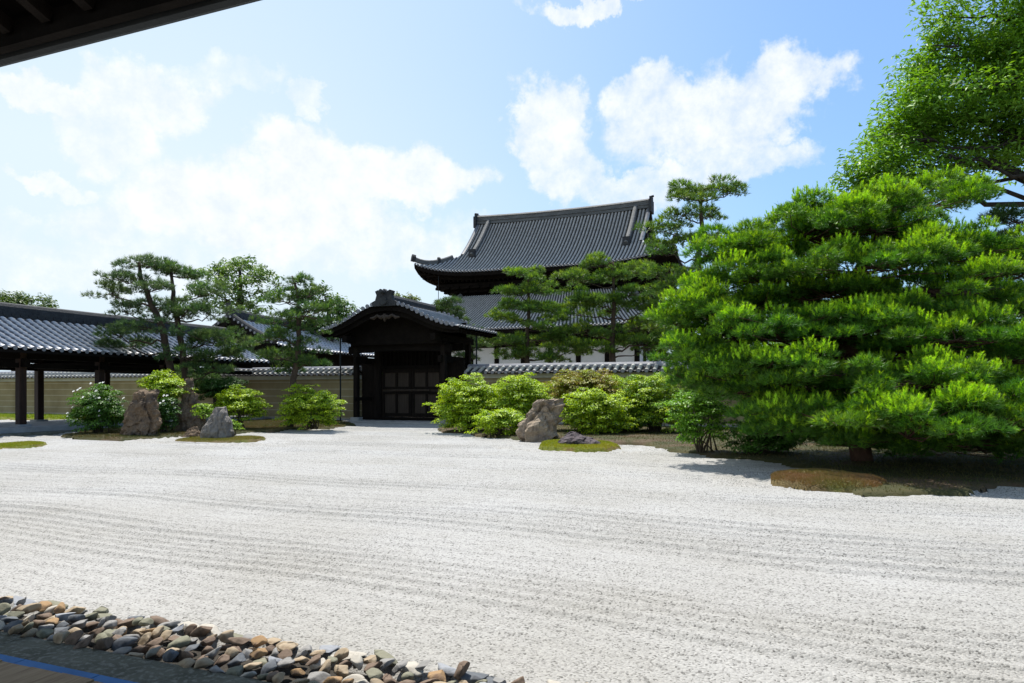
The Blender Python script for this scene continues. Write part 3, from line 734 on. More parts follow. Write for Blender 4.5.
    def ring(name, spec, mat):
        q = MB(); n = len(spec[0])
        for a, b in zip(spec[:-1], spec[1:]):
            q.add(a + b, [(i, (i + 1) % n, n + (i + 1) % n, n + i) for i in range(n)])
        return q.build(name, mat, t)
    ring('eave_underside', [rect(.02, .02, ze - .04, 1.05), rect(.05, .05, ze - .34, 1.0), rect(.9, .9, ze - .30, .75), rect(.95, .95, ze - .55, .7), rect(2.6, 2.6, ze - .25, .2), rect(2.7, 2.7, ze - .8, .1)], WOODX)
    bxr = (-26.5, -11.5, 56.9, 63.1)
    for k in range(2):
        q = MB()
        for X in np.arange(xe0 + .4, xe1 - .3, .42 if k else .5):
            l = 1.0 * abs((X - xm) / hwx) ** 5
            if k == 0: q.bar((X, yf + .12, ze - .30 + l * .9), (X, yf + 1.2, ze - .22 + l * .6), .12, .14)
            else: q.bar((X, yf + .95, ze - .62 + l * .6), (X, yf + 2.7, ze - .35 + l * .2), .13, .16)
        for Y in np.arange(yf + .6, ybk - .4, .5):
            l = 1.0 * abs((Y - 60) / 6.6) ** 5
            q.bar((xe0 + .12 + .85 * k, Y, ze - .30 - .3 * k + l * .9), (xe0 + 1.2 + 1.5 * k, Y, ze - .22 - .1 * k + l * .5), .12, .14)
        q.build('rafter_row', WOODX, t)
    # bracket tiers stepping in to the wall
    for k, (o_, z0, z1) in enumerate(((2.3, ze - .95, ze - .70), (1.75, ze - 1.25, ze - 1.0), (1.2, ze - 1.55, ze - 1.3), (.65, ze - 1.85, ze - 1.6))):
        q = MB(); x0, x1, y0, y1 = bxr[0] - o_, bxr[1] + o_, bxr[2] - o_, bxr[3] + o_
        for X in np.arange(x0 + .3, x1, .95): q.box(X - .16, X + .16, y0, y1, z0 - .2, z0)
        for Y in np.arange(y0 + .3, y1, .95): q.box(x0, x1, Y - .16, Y + .16, z0 - .2, z0 - .01)
        q.box(x0 + .1, x1 - .1, y0 + .1, y0 + .3, z0 + .002, z1); q.box(x0 + .1, x1 - .1, y1 - .3, y1 - .1, z0 + .002, z1)
        q.box(x0 + .1, x0 + .3, y0 + .302, y1 - .302, z0 + .002, z1); q.box(x1 - .3, x1 - .1, y0 + .302, y1 - .302, z0 + .002, z1)
        q.build('bracket_tier', WOODX, t)
    MB().box(*bxr, 8.2, ze + .6).build('upper_wall', WOODX, t)
    # gable boards, verge ridges, main ridge
    for x, sx in ((xr0, 1), (xr1, -1)):
        g = MB(); pr = [(Y, float(zf(np.array(1 - abs(Y - yr) / 6.6))) - .08) for Y in np.linspace(yr - 3.6, yr + 3.6, 25)]
        V = [(x + sx * .7, Y, z) for Y, z in pr] + [(x + sx * .7, yr + 3.6, 12.4), (x + sx * .7, yr - 3.6, 12.4)]
        g.add(V, [tuple(range(len(V)))]); g.build('gable_board', WOODX, t)
        for sg in (-1, 1):
            pts = [(x, yr + sg * 6.6 * (1 - T), float(zf(np.array(T))) - .10) for T in np.linspace(.45, 1, 14)]
            MB().sweep(pts, [(-.06, -.32), (.06, -.32), (.06, .12), (-.06, .12)]).build('bargeboard', WOODX, t)
            pts = [(x + sx * .02, yr + sg * 6.6 * (1 - T), float(zf(np.array(T))) + .06) for T in np.linspace(.46, 1, 14)]
            MB().sweep(pts, [(-.14, -.06), (.14, -.06), (.14, .12), (0, .18), (-.14, .12)]).build('verge_tile', TILE, t)
            pts = [(x + sx * 1.15, yr + sg * 6.6 * (1 - T), float(zf(np.array(T))) + .04) for T in np.linspace(.40, 1, 16)]
            MB().sweep(pts, [(-.20, -.06), (.20, -.06), (.19, .30), (.12, .40), (0, .44), (-.12, .40), (-.19, .30)]).build('descending_ridge', RIDGE, t)
            p = pts[0]; MB().box(p[0] - .3, p[0] + .3, p[1] - .12, p[1] + .12, p[2] - .15, p[2] + .75).build('ridge_ornament', TILED, t)
    rx = np.linspace(xr0 - .15, xr1 + .15, 31); sag = lambda X: zt + .16 * ((X + 19) / 8) ** 2 - .1
    MB().sweep([(X, yr, sag(X)) for X in rx], [(-.34, -.1), (.34, -.1), (.30, .16), (.36, .18), (.30, .22), (.28, .52), (.34, .54), (.30, .60), (.16, .72), (0, .76), (-.16, .72), (-.30, .60), (-.34, .54), (-.28, .52), (-.30, .22), (-.36, .18), (-.30, .16)]).build('main_ridge', RIDGE, t)
    for x, sx in ((xr0 - .15, -1), (xr1 + .15, 1)):
        q = MB(); z = sag(x); q.box(x - .12, x + .12, yr - .62, yr + .62, z - .5, z + .55); q.box(x - .1, x + .1, yr - .40, yr + .40, z + .552, z + .86)
        q.tube([(x - sx * .1, yr, z + .86), (x + sx * .22, yr, z + .93)], .10, 8); q.build('ridge_ornament', TILED, t)
    # lower skirt roof
    xl0, xl1, yl0, yl1 = -29.6, -8.4, 51.0, 69.0
    def lower():
        parts = []; discs = MB(); dep = 4.2; zl, zu = 6.25, 9.55
        z = lambda T: zl + (zu - zl) * (.75 * T + .25 * T * T)
        lf = lambda q, T: .55 * np.abs(q) ** 5 * (1 - T) ** 2
        for sg, y0 in ((-1, yl0), (1, yl1)):
            def P(s, T, sg=sg, y0=y0):
                a = xl0 + dep * .76 * T; b = xl1 - dep * .76 * T; X = a + (b - a) * s
                return np.stack([X, y0 - sg * dep * T + 0 * X, z(T) + lf((X + 19) / 10.6, T)], -1)
            n = int(21.2 / .30); parts.append(tile_patch(P, n, 15, .085, .012)); eave_discs(discs, P, n, .085, (0, sg, 0))
        for sx, xa in ((1, xl0), (-1, xl1)):
            def P(s, T, sx=sx, xa=xa):
                a = yl0 + dep * T; b = yl1 - dep * T; Y = a + (b - a) * s
                return np.stack([xa + sx * dep * .76 * T + 0 * Y, Y, z(T) + lf((Y - 60) / 9, T)], -1)
            n = int(18 / .30); parts.append(tile_patch(P, n, 15, .085, .012)); eave_discs(discs, P, n, .085, (-sx, 0, 0))
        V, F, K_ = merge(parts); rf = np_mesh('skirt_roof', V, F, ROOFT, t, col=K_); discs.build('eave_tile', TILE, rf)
        for xa, sx in ((xl0, 1), (xl1, -1)):
            for y0, sg in ((yl0, 1), (yl1, -1)):
                MB().sweep([(xa + sx * dep * .76 * T, y0 + sg * dep * T, float(z(T) + lf(1.0, T)) + .02 + .2 * (1 - T) ** 4) for T in np.linspace(0, 1, 10)], [(-.16, -.05), (.16, -.05), (.15, .24), (0, .34), (-.15, .24)]).build('corner_ridge', RIDGE, t)
        q = MB(); q.box(xl0 + .1, xl1 - .1, yl0 + .1, yl1 - .1, zl - .28, zl - .06); q.box(xl0 + 1.2, xl1 - 1.2, yl0 + 1.2, yl1 - 1.2, zl - .6, zl - .29); q.build('skirt_soffit', WOODX, t)
    lower()
    bx = (-27.4, -10.6, 53.6, 66.4)
    MB().box(bx[0] + .1, bx[1] - .1, bx[2] + .1, bx[3] - .1, 0, 5.64).build('plaster_wall', WHITEP, t)
    for z0, z1 in ((4.95, 5.63), (3.15, 3.55), (.3, .8)):
        q = MB(); q.box(bx[0] + .02, bx[1] - .02, bx[2] + .02, bx[3] - .02, z0, z1); q.build('wall_beam', WOODX, t)
    for k in range(8):
        X = bx[0] + .2 + (bx[1] - bx[0] - .4) * k / 7
        for Y in (bx[2] + .1, bx[3] - .1): MB().tube([(X, Y, 0), (X, Y, 5.64)], .21, 10).build('pillar', WOODX, t)
    for Y in np.linspace(bx[2] + 2.2, bx[3] - 2.2, 4):
        for X in (bx[0] + .1, bx[1] - .1): MB().tube([(X, Y, 0), (X, Y, 5.64)], .21, 10).build('pillar', WOODX, t)
    MB().tube([(-27.9, 53.6, 11.2), (-27.9, 53.6, 8.6), (-27.7, 54, 6.6)], .03, 6).build('lightning_cable', METAL, t)
build_hall()

# ------------------------------------------------------------------ the hall we stand in: eave overhead, veranda at our feet
def build_own_hall():
    t = thing('abbot_hall', (0, 1.0, 0), 'dark timber eave overhead and worn veranda boards at the very front', 'building')
    ye, ze = 3.88, 4.155; sl = .36
    MB().sweep([(-30, ye, ze), (30, ye, ze)], [(-.07, .08), (-.07, -.02), (-.045, -.065), (0, -.08), (.045, -.065), (.07, -.02), (.07, .08)]).build('rain_gutter', METAL, t)
    MB().box(-30, 30, ye - .16, ye - .08, ze - .05, ze + .14).build('eave_board', WOODX, t)
    q = MB(); q.add([(-30, ye - .05, ze + .16), (30, ye - .05, ze + .16), (30, -6, ze + .16 + sl * (ye + 6)), (-30, -6, ze + .16 + sl * (ye + 6)),
                     (-30, ye - .05, ze + .30), (30, ye - .05, ze + .30), (30, -6, ze + .36 + sl * (ye + 6)), (-30, -6, ze + .36 + sl * (ye + 6))],
                    [(0, 1, 2, 3), (7, 6, 5, 4), (0, 4, 5, 1), (1, 5, 6, 2), (2, 6, 7, 3), (3, 7, 4, 0)]); q.build('roof_board', WOODX, t)
    for k in range(70):
        x = -26 + k * .46
        MB().bar((x, ye - .17, ze + .075 + sl * .02), (x, -2.0, ze + .095 + sl * (ye + 1.83)), .09, .11).build('rafter', WOOD, t)
    # veranda boards run out from the hall; blue strip along their ends
    for k in range(42):
        x = -8.4 + k * .205
        MB().box(x, x + .2, -1.5, 2.215, .015, .062 + .003 * (k % 3)).build('veranda_board', DECKW, t)
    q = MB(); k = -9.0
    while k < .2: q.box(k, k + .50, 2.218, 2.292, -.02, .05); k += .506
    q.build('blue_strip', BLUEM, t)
build_own_hall()
k0 = -9.2; ki = 0
kerb_rows = MB()
while k0 < 6:
    L_ = 1.6 + .5 * ((ki * 37) % 5) / 5
    kerb_rows.cbox(k0, k0 + L_ - .008, 2.296, 2.545, -.1, .032, .004); k0 += L_; ki += 1
kerb_rows.build('kerb', KERBM)['kind'] = 'structure'

# ------------------------------------------------------------------ rocks
def rock(name, px, py, prof, label, mat, thick=.75, seed=1, amp=.10, lean=0.0, z0=0.0):
    """prof: [(height px, left px, right px)] outline seen from the garden front"""
    c = gd(px, py, z0); d = (c - EY) @ FW; k = d / FPX
    prof = np.array(prof, float); hs = np.linspace(0, 1, 36) ** .85 * prof[-1, 0]
    xl = np.interp(hs, prof[:, 0], prof[:, 1]); xrr = np.interp(hs, prof[:, 0], prof[:, 2])
    na = 56; V = []
    org = c
    for i, h in enumerate(hs):
        cx = ((xl[i] + xrr[i]) / 2 - px) * k; w = (xrr[i] - xl[i]) / 2 * k; dd = w * thick + .05
        for a in np.linspace(0, 2 * math.pi, na, endpoint=False):
            ca, sa = math.cos(a), math.sin(a)
            sx = math.copysign(abs(ca) ** .75, ca); sy = math.copysign(abs(sa) ** .75, sa)
            V.append(c + RT * (cx + w * sx) + FW * (dd * sy + lean * h * k + thick * .2) + UP * (h * k - .04))
    V = np.array(V); ctr = V.mean(0); size = (prof[:, 2].max() - prof[:, 1].min()) * k
    out = V.copy()
    for i, p in enumerate(V):
        q = Vector(p * (2.1 / size)) + Vector((seed * 7.7, seed * 3.1, 0))
        n = .8 * mnoise.fractal(q, .9, 2.0, 6) - 1.5 * max(0, .16 - abs(mnoise.noise(Vector((q.x * 1.5, q.y * 1.5, q.z * .6))))) / .16 * .5 + .6 * abs(mnoise.noise(q * 2.1)) + .3 * mnoise.noise(q * 5)
        dirv = p - ctr; dirv[2] *= .4; dirv /= np.linalg.norm(dirv) + 1e-9
        n2 = math.floor(n * 5) / 5 * .6 + n * .4
        out[i] = p + dirv * (n2 - .15) * amp * size
    nr = len(hs); F = []
    for i in range(nr - 1):
        for a in range(na): F.append((i * na + a, i * na + (a + 1) % na, (i + 1) * na + (a + 1) % na, (i + 1) * na + a))
    m = MB(); m.add(out, F + [tuple(range((nr - 1) * na, nr * na))])
    o = m.build(name, mat, loc=org, smooth=False)
    return tag(o, label, 'rock')
rock('standing_rock', 139, 438, [(0, 118, 157), (12, 121, 158), (25, 125, 158), (38, 128, 157), (46, 131, 156), (50, 137, 153)], 'tall brown standing rock with a dark vertical cleft before white flowers', ROCKB, .6, 1, amp=.15)
rock('standing_rock', 187, 434, [(0, 173, 203), (15, 175, 202), (30, 178, 198), (42, 181, 195), (51, 183, 192), (56, 186, 190)], 'slender pointed standing rock behind the others near the double pine', ROCKB, .7, 2, amp=.12)
rock('small_rock', 189, 438, [(0, 180, 200), (5, 182, 198), (10, 187, 196), (13, 190, 195)], 'small low brown rock squeezed between slender and grey pointed rocks', ROCKB, .8, 3)
rock('pointed_rock', 214, 441, [(0, 199, 230), (10, 200, 230), (20, 205, 229), (28, 209, 226), (35, 214, 222)], 'grey pointed rock standing on an olive moss island', ROCKG, .75, 4, amp=.06)
rock('craggy_rock', 539, 442, [(0, 519, 560), (10, 517, 558), (20, 519, 558), (30, 527, 559), (38, 533, 561), (44, 541, 559)], 'large craggy tan rock leaning among the azaleas beside green moss', ROCKT, .7, 8, amp=.17)
rock('low_rock', 579, 447, [(0, 556, 602), (6, 558, 601), (10, 562, 596), (14, 567, 584), (17, 571, 578)], 'low dark purple rock lying on the bright green moss island', ROCKP, .7, 6, z0=.06)
rock('stepping_stone', 206, 419, [(0, 200, 213), (3, 202, 211), (5, 204, 209)], 'small pale rounded stone at the foot of the wall behind the rocks', ROCKG, .8, 7, z0=.1)

def facet_stone(c, size, rot, seed, mat):
    rs = np.random.default_rng(seed)
    V, F = ICO
    P = V.copy()
    for k in range(11):
        nrm = rs.normal(size=3); nrm /= np.linalg.norm(nrm); h = rs.uniform(.36, .74)
        dd = P @ nrm; ov = dd > h; P[ov] -= np.outer(dd[ov] - h, nrm)
    P += rs.normal(size=P.shape) * .006
    P = P / np.abs(P).max(0) * np.array(size)
    a, b, g = rot
    Rx = np.array([[1, 0, 0], [0, math.cos(a), -math.sin(a)], [0, math.sin(a), math.cos(a)]])
    Ry = np.array([[math.cos(b), 0, math.sin(b)], [0, 1, 0], [-math.sin(b), 0, math.cos(b)]])
    Rz = np.array([[math.cos(g), -math.sin(g), 0], [math.sin(g), math.cos(g), 0], [0, 0, 1]])
    P = P @ (Rz @ Ry @ Rx).T + np.array(c)
    return P, F
def make_ico(sub):
    import bmesh
    bm = bmesh.new(); bmesh.ops.create_icosphere(bm, subdivisions=sub, radius=1)
    V = np.array([v.co[:] for v in bm.verts]); bm.verts.index_update(); F = np.array([[v.index for v in f.verts] for f in bm.faces]); bm.free(); return V, F
ICO = make_ico(3)
ICO1 = make_ico(1)
def stone_mat(name, c0, c1, c2):
    return noise_mat(name, c0, c1, 9, rough=.82, bump=.5, bscale=60, bdist=.006, c2=c2, s2=14, spec=.35)
SM = {'tan': (stone_mat('tan_cobble', (.30, .23, .15), (.44, .36, .26), (.22, .16, .10)), 'tan'),
      'grey': (stone_mat('grey_cobble', (.20, .195, .185), (.33, .32, .31), (.15, .145, .14)), 'pale grey'),
      'rust': (stone_mat('rusty_cobble', (.28, .17, .085), (.40, .27, .14), (.17, .11, .07)), 'rusty orange'),
      'brown': (stone_mat('brown_cobble', (.13, .09, .065), (.24, .175, .13), (.10, .07, .05)), 'reddish brown'),
      'slate': (stone_mat('slate_cobble', (.09, .10, .11), (.17, .18, .20), (.065, .07, .08)), 'dark slate'),
      'green': (stone_mat('olive_cobble', (.17, .165, .115), (.28, .27, .20), (.12, .12, .085)), 'olive grey'),
      'blue': (stone_mat('bluish_cobble', (.24, .25, .275), (.35, .365, .39), (.19, .20, .22)), 'bluish grey'),
      'white': (stone_mat('whitish_cobble', (.40, .37, .32), (.52, .49, .43), (.38, .35, .30)), 'whitish')}
MB().box(-9, 5, 2.55, 3.12, -.14, -.045).build('drain_bed', noise_mat('drain_soil', (.03, .027, .022), (.06, .05, .04), 6, bscale=60, bump=1))['kind'] = 'structure'
def build_rubble():
    rs = np.random.default_rng(99); cols = ['tan'] * 6 + ['grey'] * 5 + ['rust'] * 1 + ['brown'] * 6 + ['slate'] * 2 + ['green'] * 4 + ['blue'] * 1 + ['white'] * 2
    n = 0
    def visible(p):
        d = p - EY; f = d @ FW; return f > .3 and 512 + FPX * (d @ RT) / f > -25 and HOR - FPX * d[2] / f < 700
    rows = [('kerb', 2.585, .022, 'against the dark kerb'), ('kerb', 2.67, .012, 'against the dark kerb'), ('mid', 2.755, .012, 'in the middle of the rubble drain'), ('mid', 2.84, .014, 'in the middle of the rubble drain'), ('mid', 2.92, .016, 'in the middle of the rubble drain'), ('edge', 2.995, .02, 'along the white gravel edge')]
    for ri, (rk, y, zb, where) in enumerate(rows):
        x = -6.6 + ri * .03
        while x < .3:
            ck = cols[rs.integers(len(cols))] if rk != 'edge' else ['grey', 'white', 'blue', 'tan', 'green', 'grey', 'slate', 'brown'][rs.integers(8)]
            if rk == 'edge': a = rs.uniform(.05, .118); b = rs.uniform(.042, .066); h = rs.uniform(.014, .028)
            else: a = rs.uniform(.034, .078) * rs.choice([.8, 1, 1]); b = rs.uniform(.034, .052); h = rs.uniform(.016, .032)
            x += a * .93
            p = np.array((x, y + rs.normal() * .018, zb + (rs.uniform(-.005, .03) if rk != 'edge' else rs.uniform(-.012, .0))))
            x += a * .93 - .006
            if not visible(p): continue
            tilt = (rs.normal() * .28 + (.22 if rk != 'edge' else .03), rs.normal() * .25 - .30, rs.normal() * (.5 if rk != 'edge' else .25))
            if rk == 'edge': tilt = (rs.normal() * .08, rs.normal() * .12, rs.normal() * .25)
            V, F = facet_stone(p, (a, b, h), tilt, int(rs.integers(1 << 30)), None)
            o = np_mesh('cobble', V, F, SM[ck][0], loc=p)
            form = ('broad flat' if a > .08 else 'flat') if h < .023 else ('chunky' if a < .05 else 'long')
            tag(o, f'{form} {SM[ck][1]} cobble {where}', 'stone', 'cobbles heaped in the rubble drain'); n += 1
    print('cobbles', n)
build_rubble()

# ------------------------------------------------------------------ foliage
def unit(a): return a / (np.linalg.norm(a, axis=-1, keepdims=True) + 1e-12)
def needle_mesh(cent, axis, L, K, spread, w, cols, rs):
    """K thin needles from each tuft centre around its axis"""
    n = len(cent)
    d = unit(axis[:, None, :] + spread[:, None, None] * unit(rs.normal(size=(n, K, 3))))
    base = cent[:, None, :] + axis[:, None, :] * (L[:, None, None] * rs.uniform(0, .45, (n, K, 1)))
    ln = (L[:, None] * rs.uniform(.65, 1.1, (n, K)))[..., None]
    side = unit(np.cross(d, rs.normal(size=(n, K, 3)))) * w[:, None, None]
    V = np.stack([base - side, base + side, base + d * ln], 2).reshape(-1, 3)
    F = np.arange(len(V)).reshape(-1, 3)
    c = np.repeat(cols, K * 3, axis=0)
    return V, F, c
def pads_from(pxs, default_d):
    out = []
    for p in pxs:
        px, py, hw, hh = p[:4]; d = default_d + (p[4] if len(p) > 4 else 0.0)
        out.append((at(px, py, d), hw * d / FPX, hw * d / FPX * .85, hh * d / FPX))
    return out
def limb_pts(a, b, rs, sag=.1, n=6):
    a = np.array(a); b = np.array(b); L = np.linalg.norm(b - a); pts = []
    j = rs.normal(size=(n + 1, 3)) * L * .035
    for k in range(n + 1):
        q = k / n; p = a + (b - a) * q; p[2] += -sag * L * math.sin(math.pi * q) * .5
        pts.append(p + (j[k] if 0 < k < n else 0))
    return pts
def pine(label, trunks, pads, bark, seed, tuft=.13, dens=1.0, old=(.05, .105, .025), new=(.13, .24, .035), newfrac=.35, candle=0.0, group='trees of the garden', name='pine_tree', K=11, w=.006, limb_r=.035, clump=.30, loose=9.0, vsp=.75):
    rs = np.random.default_rng(seed)
    base = np.array(trunks[0][0][0]); base = np.array((base[0], base[1], max(0, base[2] - .05)))
    t = thing(name, base, label, 'tree', group)
    m = MB(); tp = []
    for pts, rad in trunks:
        P = np.array(pts, float); q = np.linspace(0, len(P) - 1, (len(P) - 1) * 4 + 1)
        S = np.stack([np.interp(q, range(len(P)), P[:, i]) for i in range(3)], 1); S[1:-1] += rs.normal(size=S[1:-1].shape) * rad[0] * .10
        m.tube(S, np.interp(q, range(len(rad)), rad), 9); tp += [(s, r) for s, r in zip(S, np.interp(q, range(len(rad)), rad))]
    TP = np.array([s for s, r in tp]); TR = np.array([r for s, r in tp])
    C_, A_, Lx, Sp, W_, Co = [], [], [], [], [], []
    for (c, rx, ry, rz) in pads:
        hd = np.hypot(*(TP[:, :2] - c[:2]).T); want = np.maximum(c[2] - .30 * hd - .05, TP[0, 2] + .24 * (TP[:, 2].max() - TP[0, 2]))
        i = int(np.argmin(np.abs(TP[:, 2] - want) + .35 * hd))
        end = c - UP * rz * .45
        lp = limb_pts(TP[i], end, rs, .12); Ld = np.linalg.norm(end - TP[i])
        r0 = min(TR[i] * .7, limb_r * (0.6 + .35 * Ld)); m.tube(lp, np.linspace(r0, .012, len(lp)), 6)
        # sub clumps of the pad
        ns = max(6, int(6 + loose * rx * ry / (clump / .32) ** 2))
        for k in range(ns):
            a = rs.uniform(0, 2 * math.pi); q = rs.random() ** .45 * rs.choice([.95, .95, 1.12])
            off = RT * (rx * q * math.cos(a)) + FW * (ry * q * math.sin(a)) + UP * (rz * rs.uniform(-vsp, vsp) - rz * .45 * q * q)
            top = off[2] > -.15 * rz
            sc = c + off; sr = clump * rs.uniform(.55, 1.2) * min(1.0, .45 + rx)
            m.tube(limb_pts(lp[-2 if k % 2 else -1], sc, rs, .05, 3), [.012, .010, .008, .005], 4, False)
            n = int(dens * 88 * (sr / .32) ** 2 * (.13 / tuft) ** 1.2)
            u = unit(rs.normal(size=(n, 3))); u[:, 2] = np.abs(u[:, 2]) * 1.0 - .30
            rr = rs.uniform(.35, 1.0, (n, 1)) ** .6
            pos = sc + u * rr * np.array((sr, sr, sr * .60))
            ax = unit(u * np.array((.9, .9, .5)) + np.array((0, 0, .55)) + rs.normal(size=(n, 3)) * .25)
            young = (rs.random(n) < newfrac * (1.0 if top else .5)) & (u[:, 2] > 0.05)
            col = np.where(young[:, None], np.array(new), np.array(old)) * rs.uniform(.7, 1.35, (n, 1)) * np.array((rs.uniform(.9, 1.15), 1, rs.uniform(.8, 1.1)))
            C_.append(pos); A_.append(ax); Lx.append(tuft * rs.uniform(.75, 1.25, n)); Sp.append(np.full(n, .75)); W_.append(np.full(n, w)); Co.append(col)
            if candle > 0 and top:
                nc = int(dens * 24 * candle * (sr / .32) ** 2)
                u = unit(rs.normal(size=(nc, 3))); u[:, 2] = np.abs(u[:, 2])
                pos = sc + u * np.array((sr, sr, sr * .6)) * rs.uniform(.85, 1.08, (nc, 1))
                ax = unit(u * .35 + np.array((0, 0, 1.0)) + rs.normal(size=(nc, 3)) * .15)
                col = np.array((.38, .62, .035)) * rs.uniform(.75, 1.2, (nc, 1))
                for rep in range(3):
                    C_.append(pos + ax * (tuft * .30 * rep)); A_.append(ax); Lx.append(tuft * rs.uniform(.42, .62, nc)); Sp.append(np.full(nc, .62)); W_.append(np.full(nc, w * 1.0)); Co.append(col)
    V, F, c = needle_mesh(np.concatenate(C_), np.concatenate(A_), np.concatenate(Lx), K, np.concatenate(Sp), np.concatenate(W_), np.concatenate(Co), rs)
    m.build('trunk', bark, t, smooth=True)
    np_mesh('crown', V, F, NEEDLE, t, col=c)
    return t
def leaf_quads(pos, nrm, size, cols, rs, asp=.45):
    n = len(pos); d = unit(np.cross(nrm, rs.normal(size=(n, 3)))); s = np.cross(nrm, d)
    L = size[:, None]
    tip = pos + d * L - nrm * L * .12; mid = pos + d * L * .5 + nrm * L * .08
    V = np.stack([pos, mid + s * L * asp * .5, tip, mid - s * L * asp * .5], 1).reshape(-1, 3)
    return V, np.arange(len(V)).reshape(-1, 4), np.repeat(cols, 4, axis=0)
def shrub(label, px, py, hw, hh, seed, col=(.19, .36, .03), col2=(.10, .22, .025), depth=None, n=1.0, leaf=.064, flowers=0, group='shrubs along the garden wall', name='azalea_shrub', cr=.20, inner=(.055, .12, .02), thick=.8, z0=.08):
    """rounded shrub of many leaf rosettes; px,py its centre, hw,hh its half size in the view"""
    rs = np.random.default_rng(seed)
    c = at(px, py, depth); k = depth / FPX; rx, rz = hw * k, hh * k; ry = rx * thick
    base = np.array((c[0], c[1], z0)); t = thing(name, base, label, 'shrub', group)
    m = MB(); Pn, Nn, Sz, Co = [], [], [], []; fl = []
    rx *= 1.05; rz *= 1.08; N = int(n * 112 * (rx * ry + rx * rz + ry * rz) / .9)
    for i in range(N):
        u = unit(rs.normal(size=3)); 
        if u[2] < -.8: u[2] *= -.6
        rad = rs.uniform(.62, 1.04) if i % 4 else rs.uniform(.2, .6)
        # lumpy outline
        lump = .84 + .30 * mnoise.noise(Vector(u * 1.7) + Vector((seed * 3.3, 0, 0)))
        p = c + (RT * u[0] * rx + FW * u[1] * ry + UP * u[2] * rz) * rad * lump
        if p[2] < .12: continue
        if i % 16 == 0: m.tube(limb_pts(base + rs.normal(size=3) * np.array((.12, .12, 0)), p, rs, -.05, 4), np.linspace(.02, .005, 5), 5, False)
        r = cr * rs.uniform(.7, 1.3); q = int(56 * (r / .2) ** 2 * (.075 / leaf) ** 1.2)
        v = unit(rs.normal(size=(q, 3))); v[:, 2] = np.abs(v[:, 2]) * .9 - .2
        pos = p + v * r * rs.uniform(.45, 1, (q, 1)) * np.array((1, 1, .55))
        nr = unit(v * .45 + np.array((-.1, 0, .85)) + u * .25 + rs.normal(size=(q, 3)) * .38)
        tone = rs.random(); cc = np.array(col) * tone + np.array(col2) * (1 - tone)
        cc = np.where((rs.random((q, 1)) < .22), np.array(inner), cc) * rs.uniform(.75, 1.25, (q, 1))
        Pn.append(pos); Nn.append(nr); Sz.append(leaf * rs.uniform(.7, 1.3, q)); Co.append(cc)
        if flowers and rad > .75 and rs.random() < flowers: fl.append(p + UP * r * .55 + unit(u * np.array((1, 1, .3)) - np.array((0, .8, 0))) * r * .45)
    V, F, cc = leaf_quads(np.concatenate(Pn), np.concatenate(Nn), np.concatenate(Sz), np.concatenate(Co), rs, .5)
    np_mesh('foliage', V, F, LEAF, t, col=cc)
    if m.v: m.build('stems', TWIG, t)
    if fl:
        for p in fl:
            q = MB()
            for k2 in range(6):
                a = k2 * math.pi / 3 + rs.random() * .3; d = np.array((math.cos(a), math.sin(a) * .6, .25 + .6 * math.sin(a))); sd = np.array((-math.sin(a), math.cos(a) * .6, .6 * math.cos(a))); s = .046
                p2 = p + rs.normal(size=3) * .004
                q.add([p2, p2 + d * s * .6 + sd * s * .38, p2 + d * s * 1.15, p2 + d * s * .6 - sd * s * .38], [(0, 1, 2, 3)])
            q.build('flower', PETAL, t)
    return t
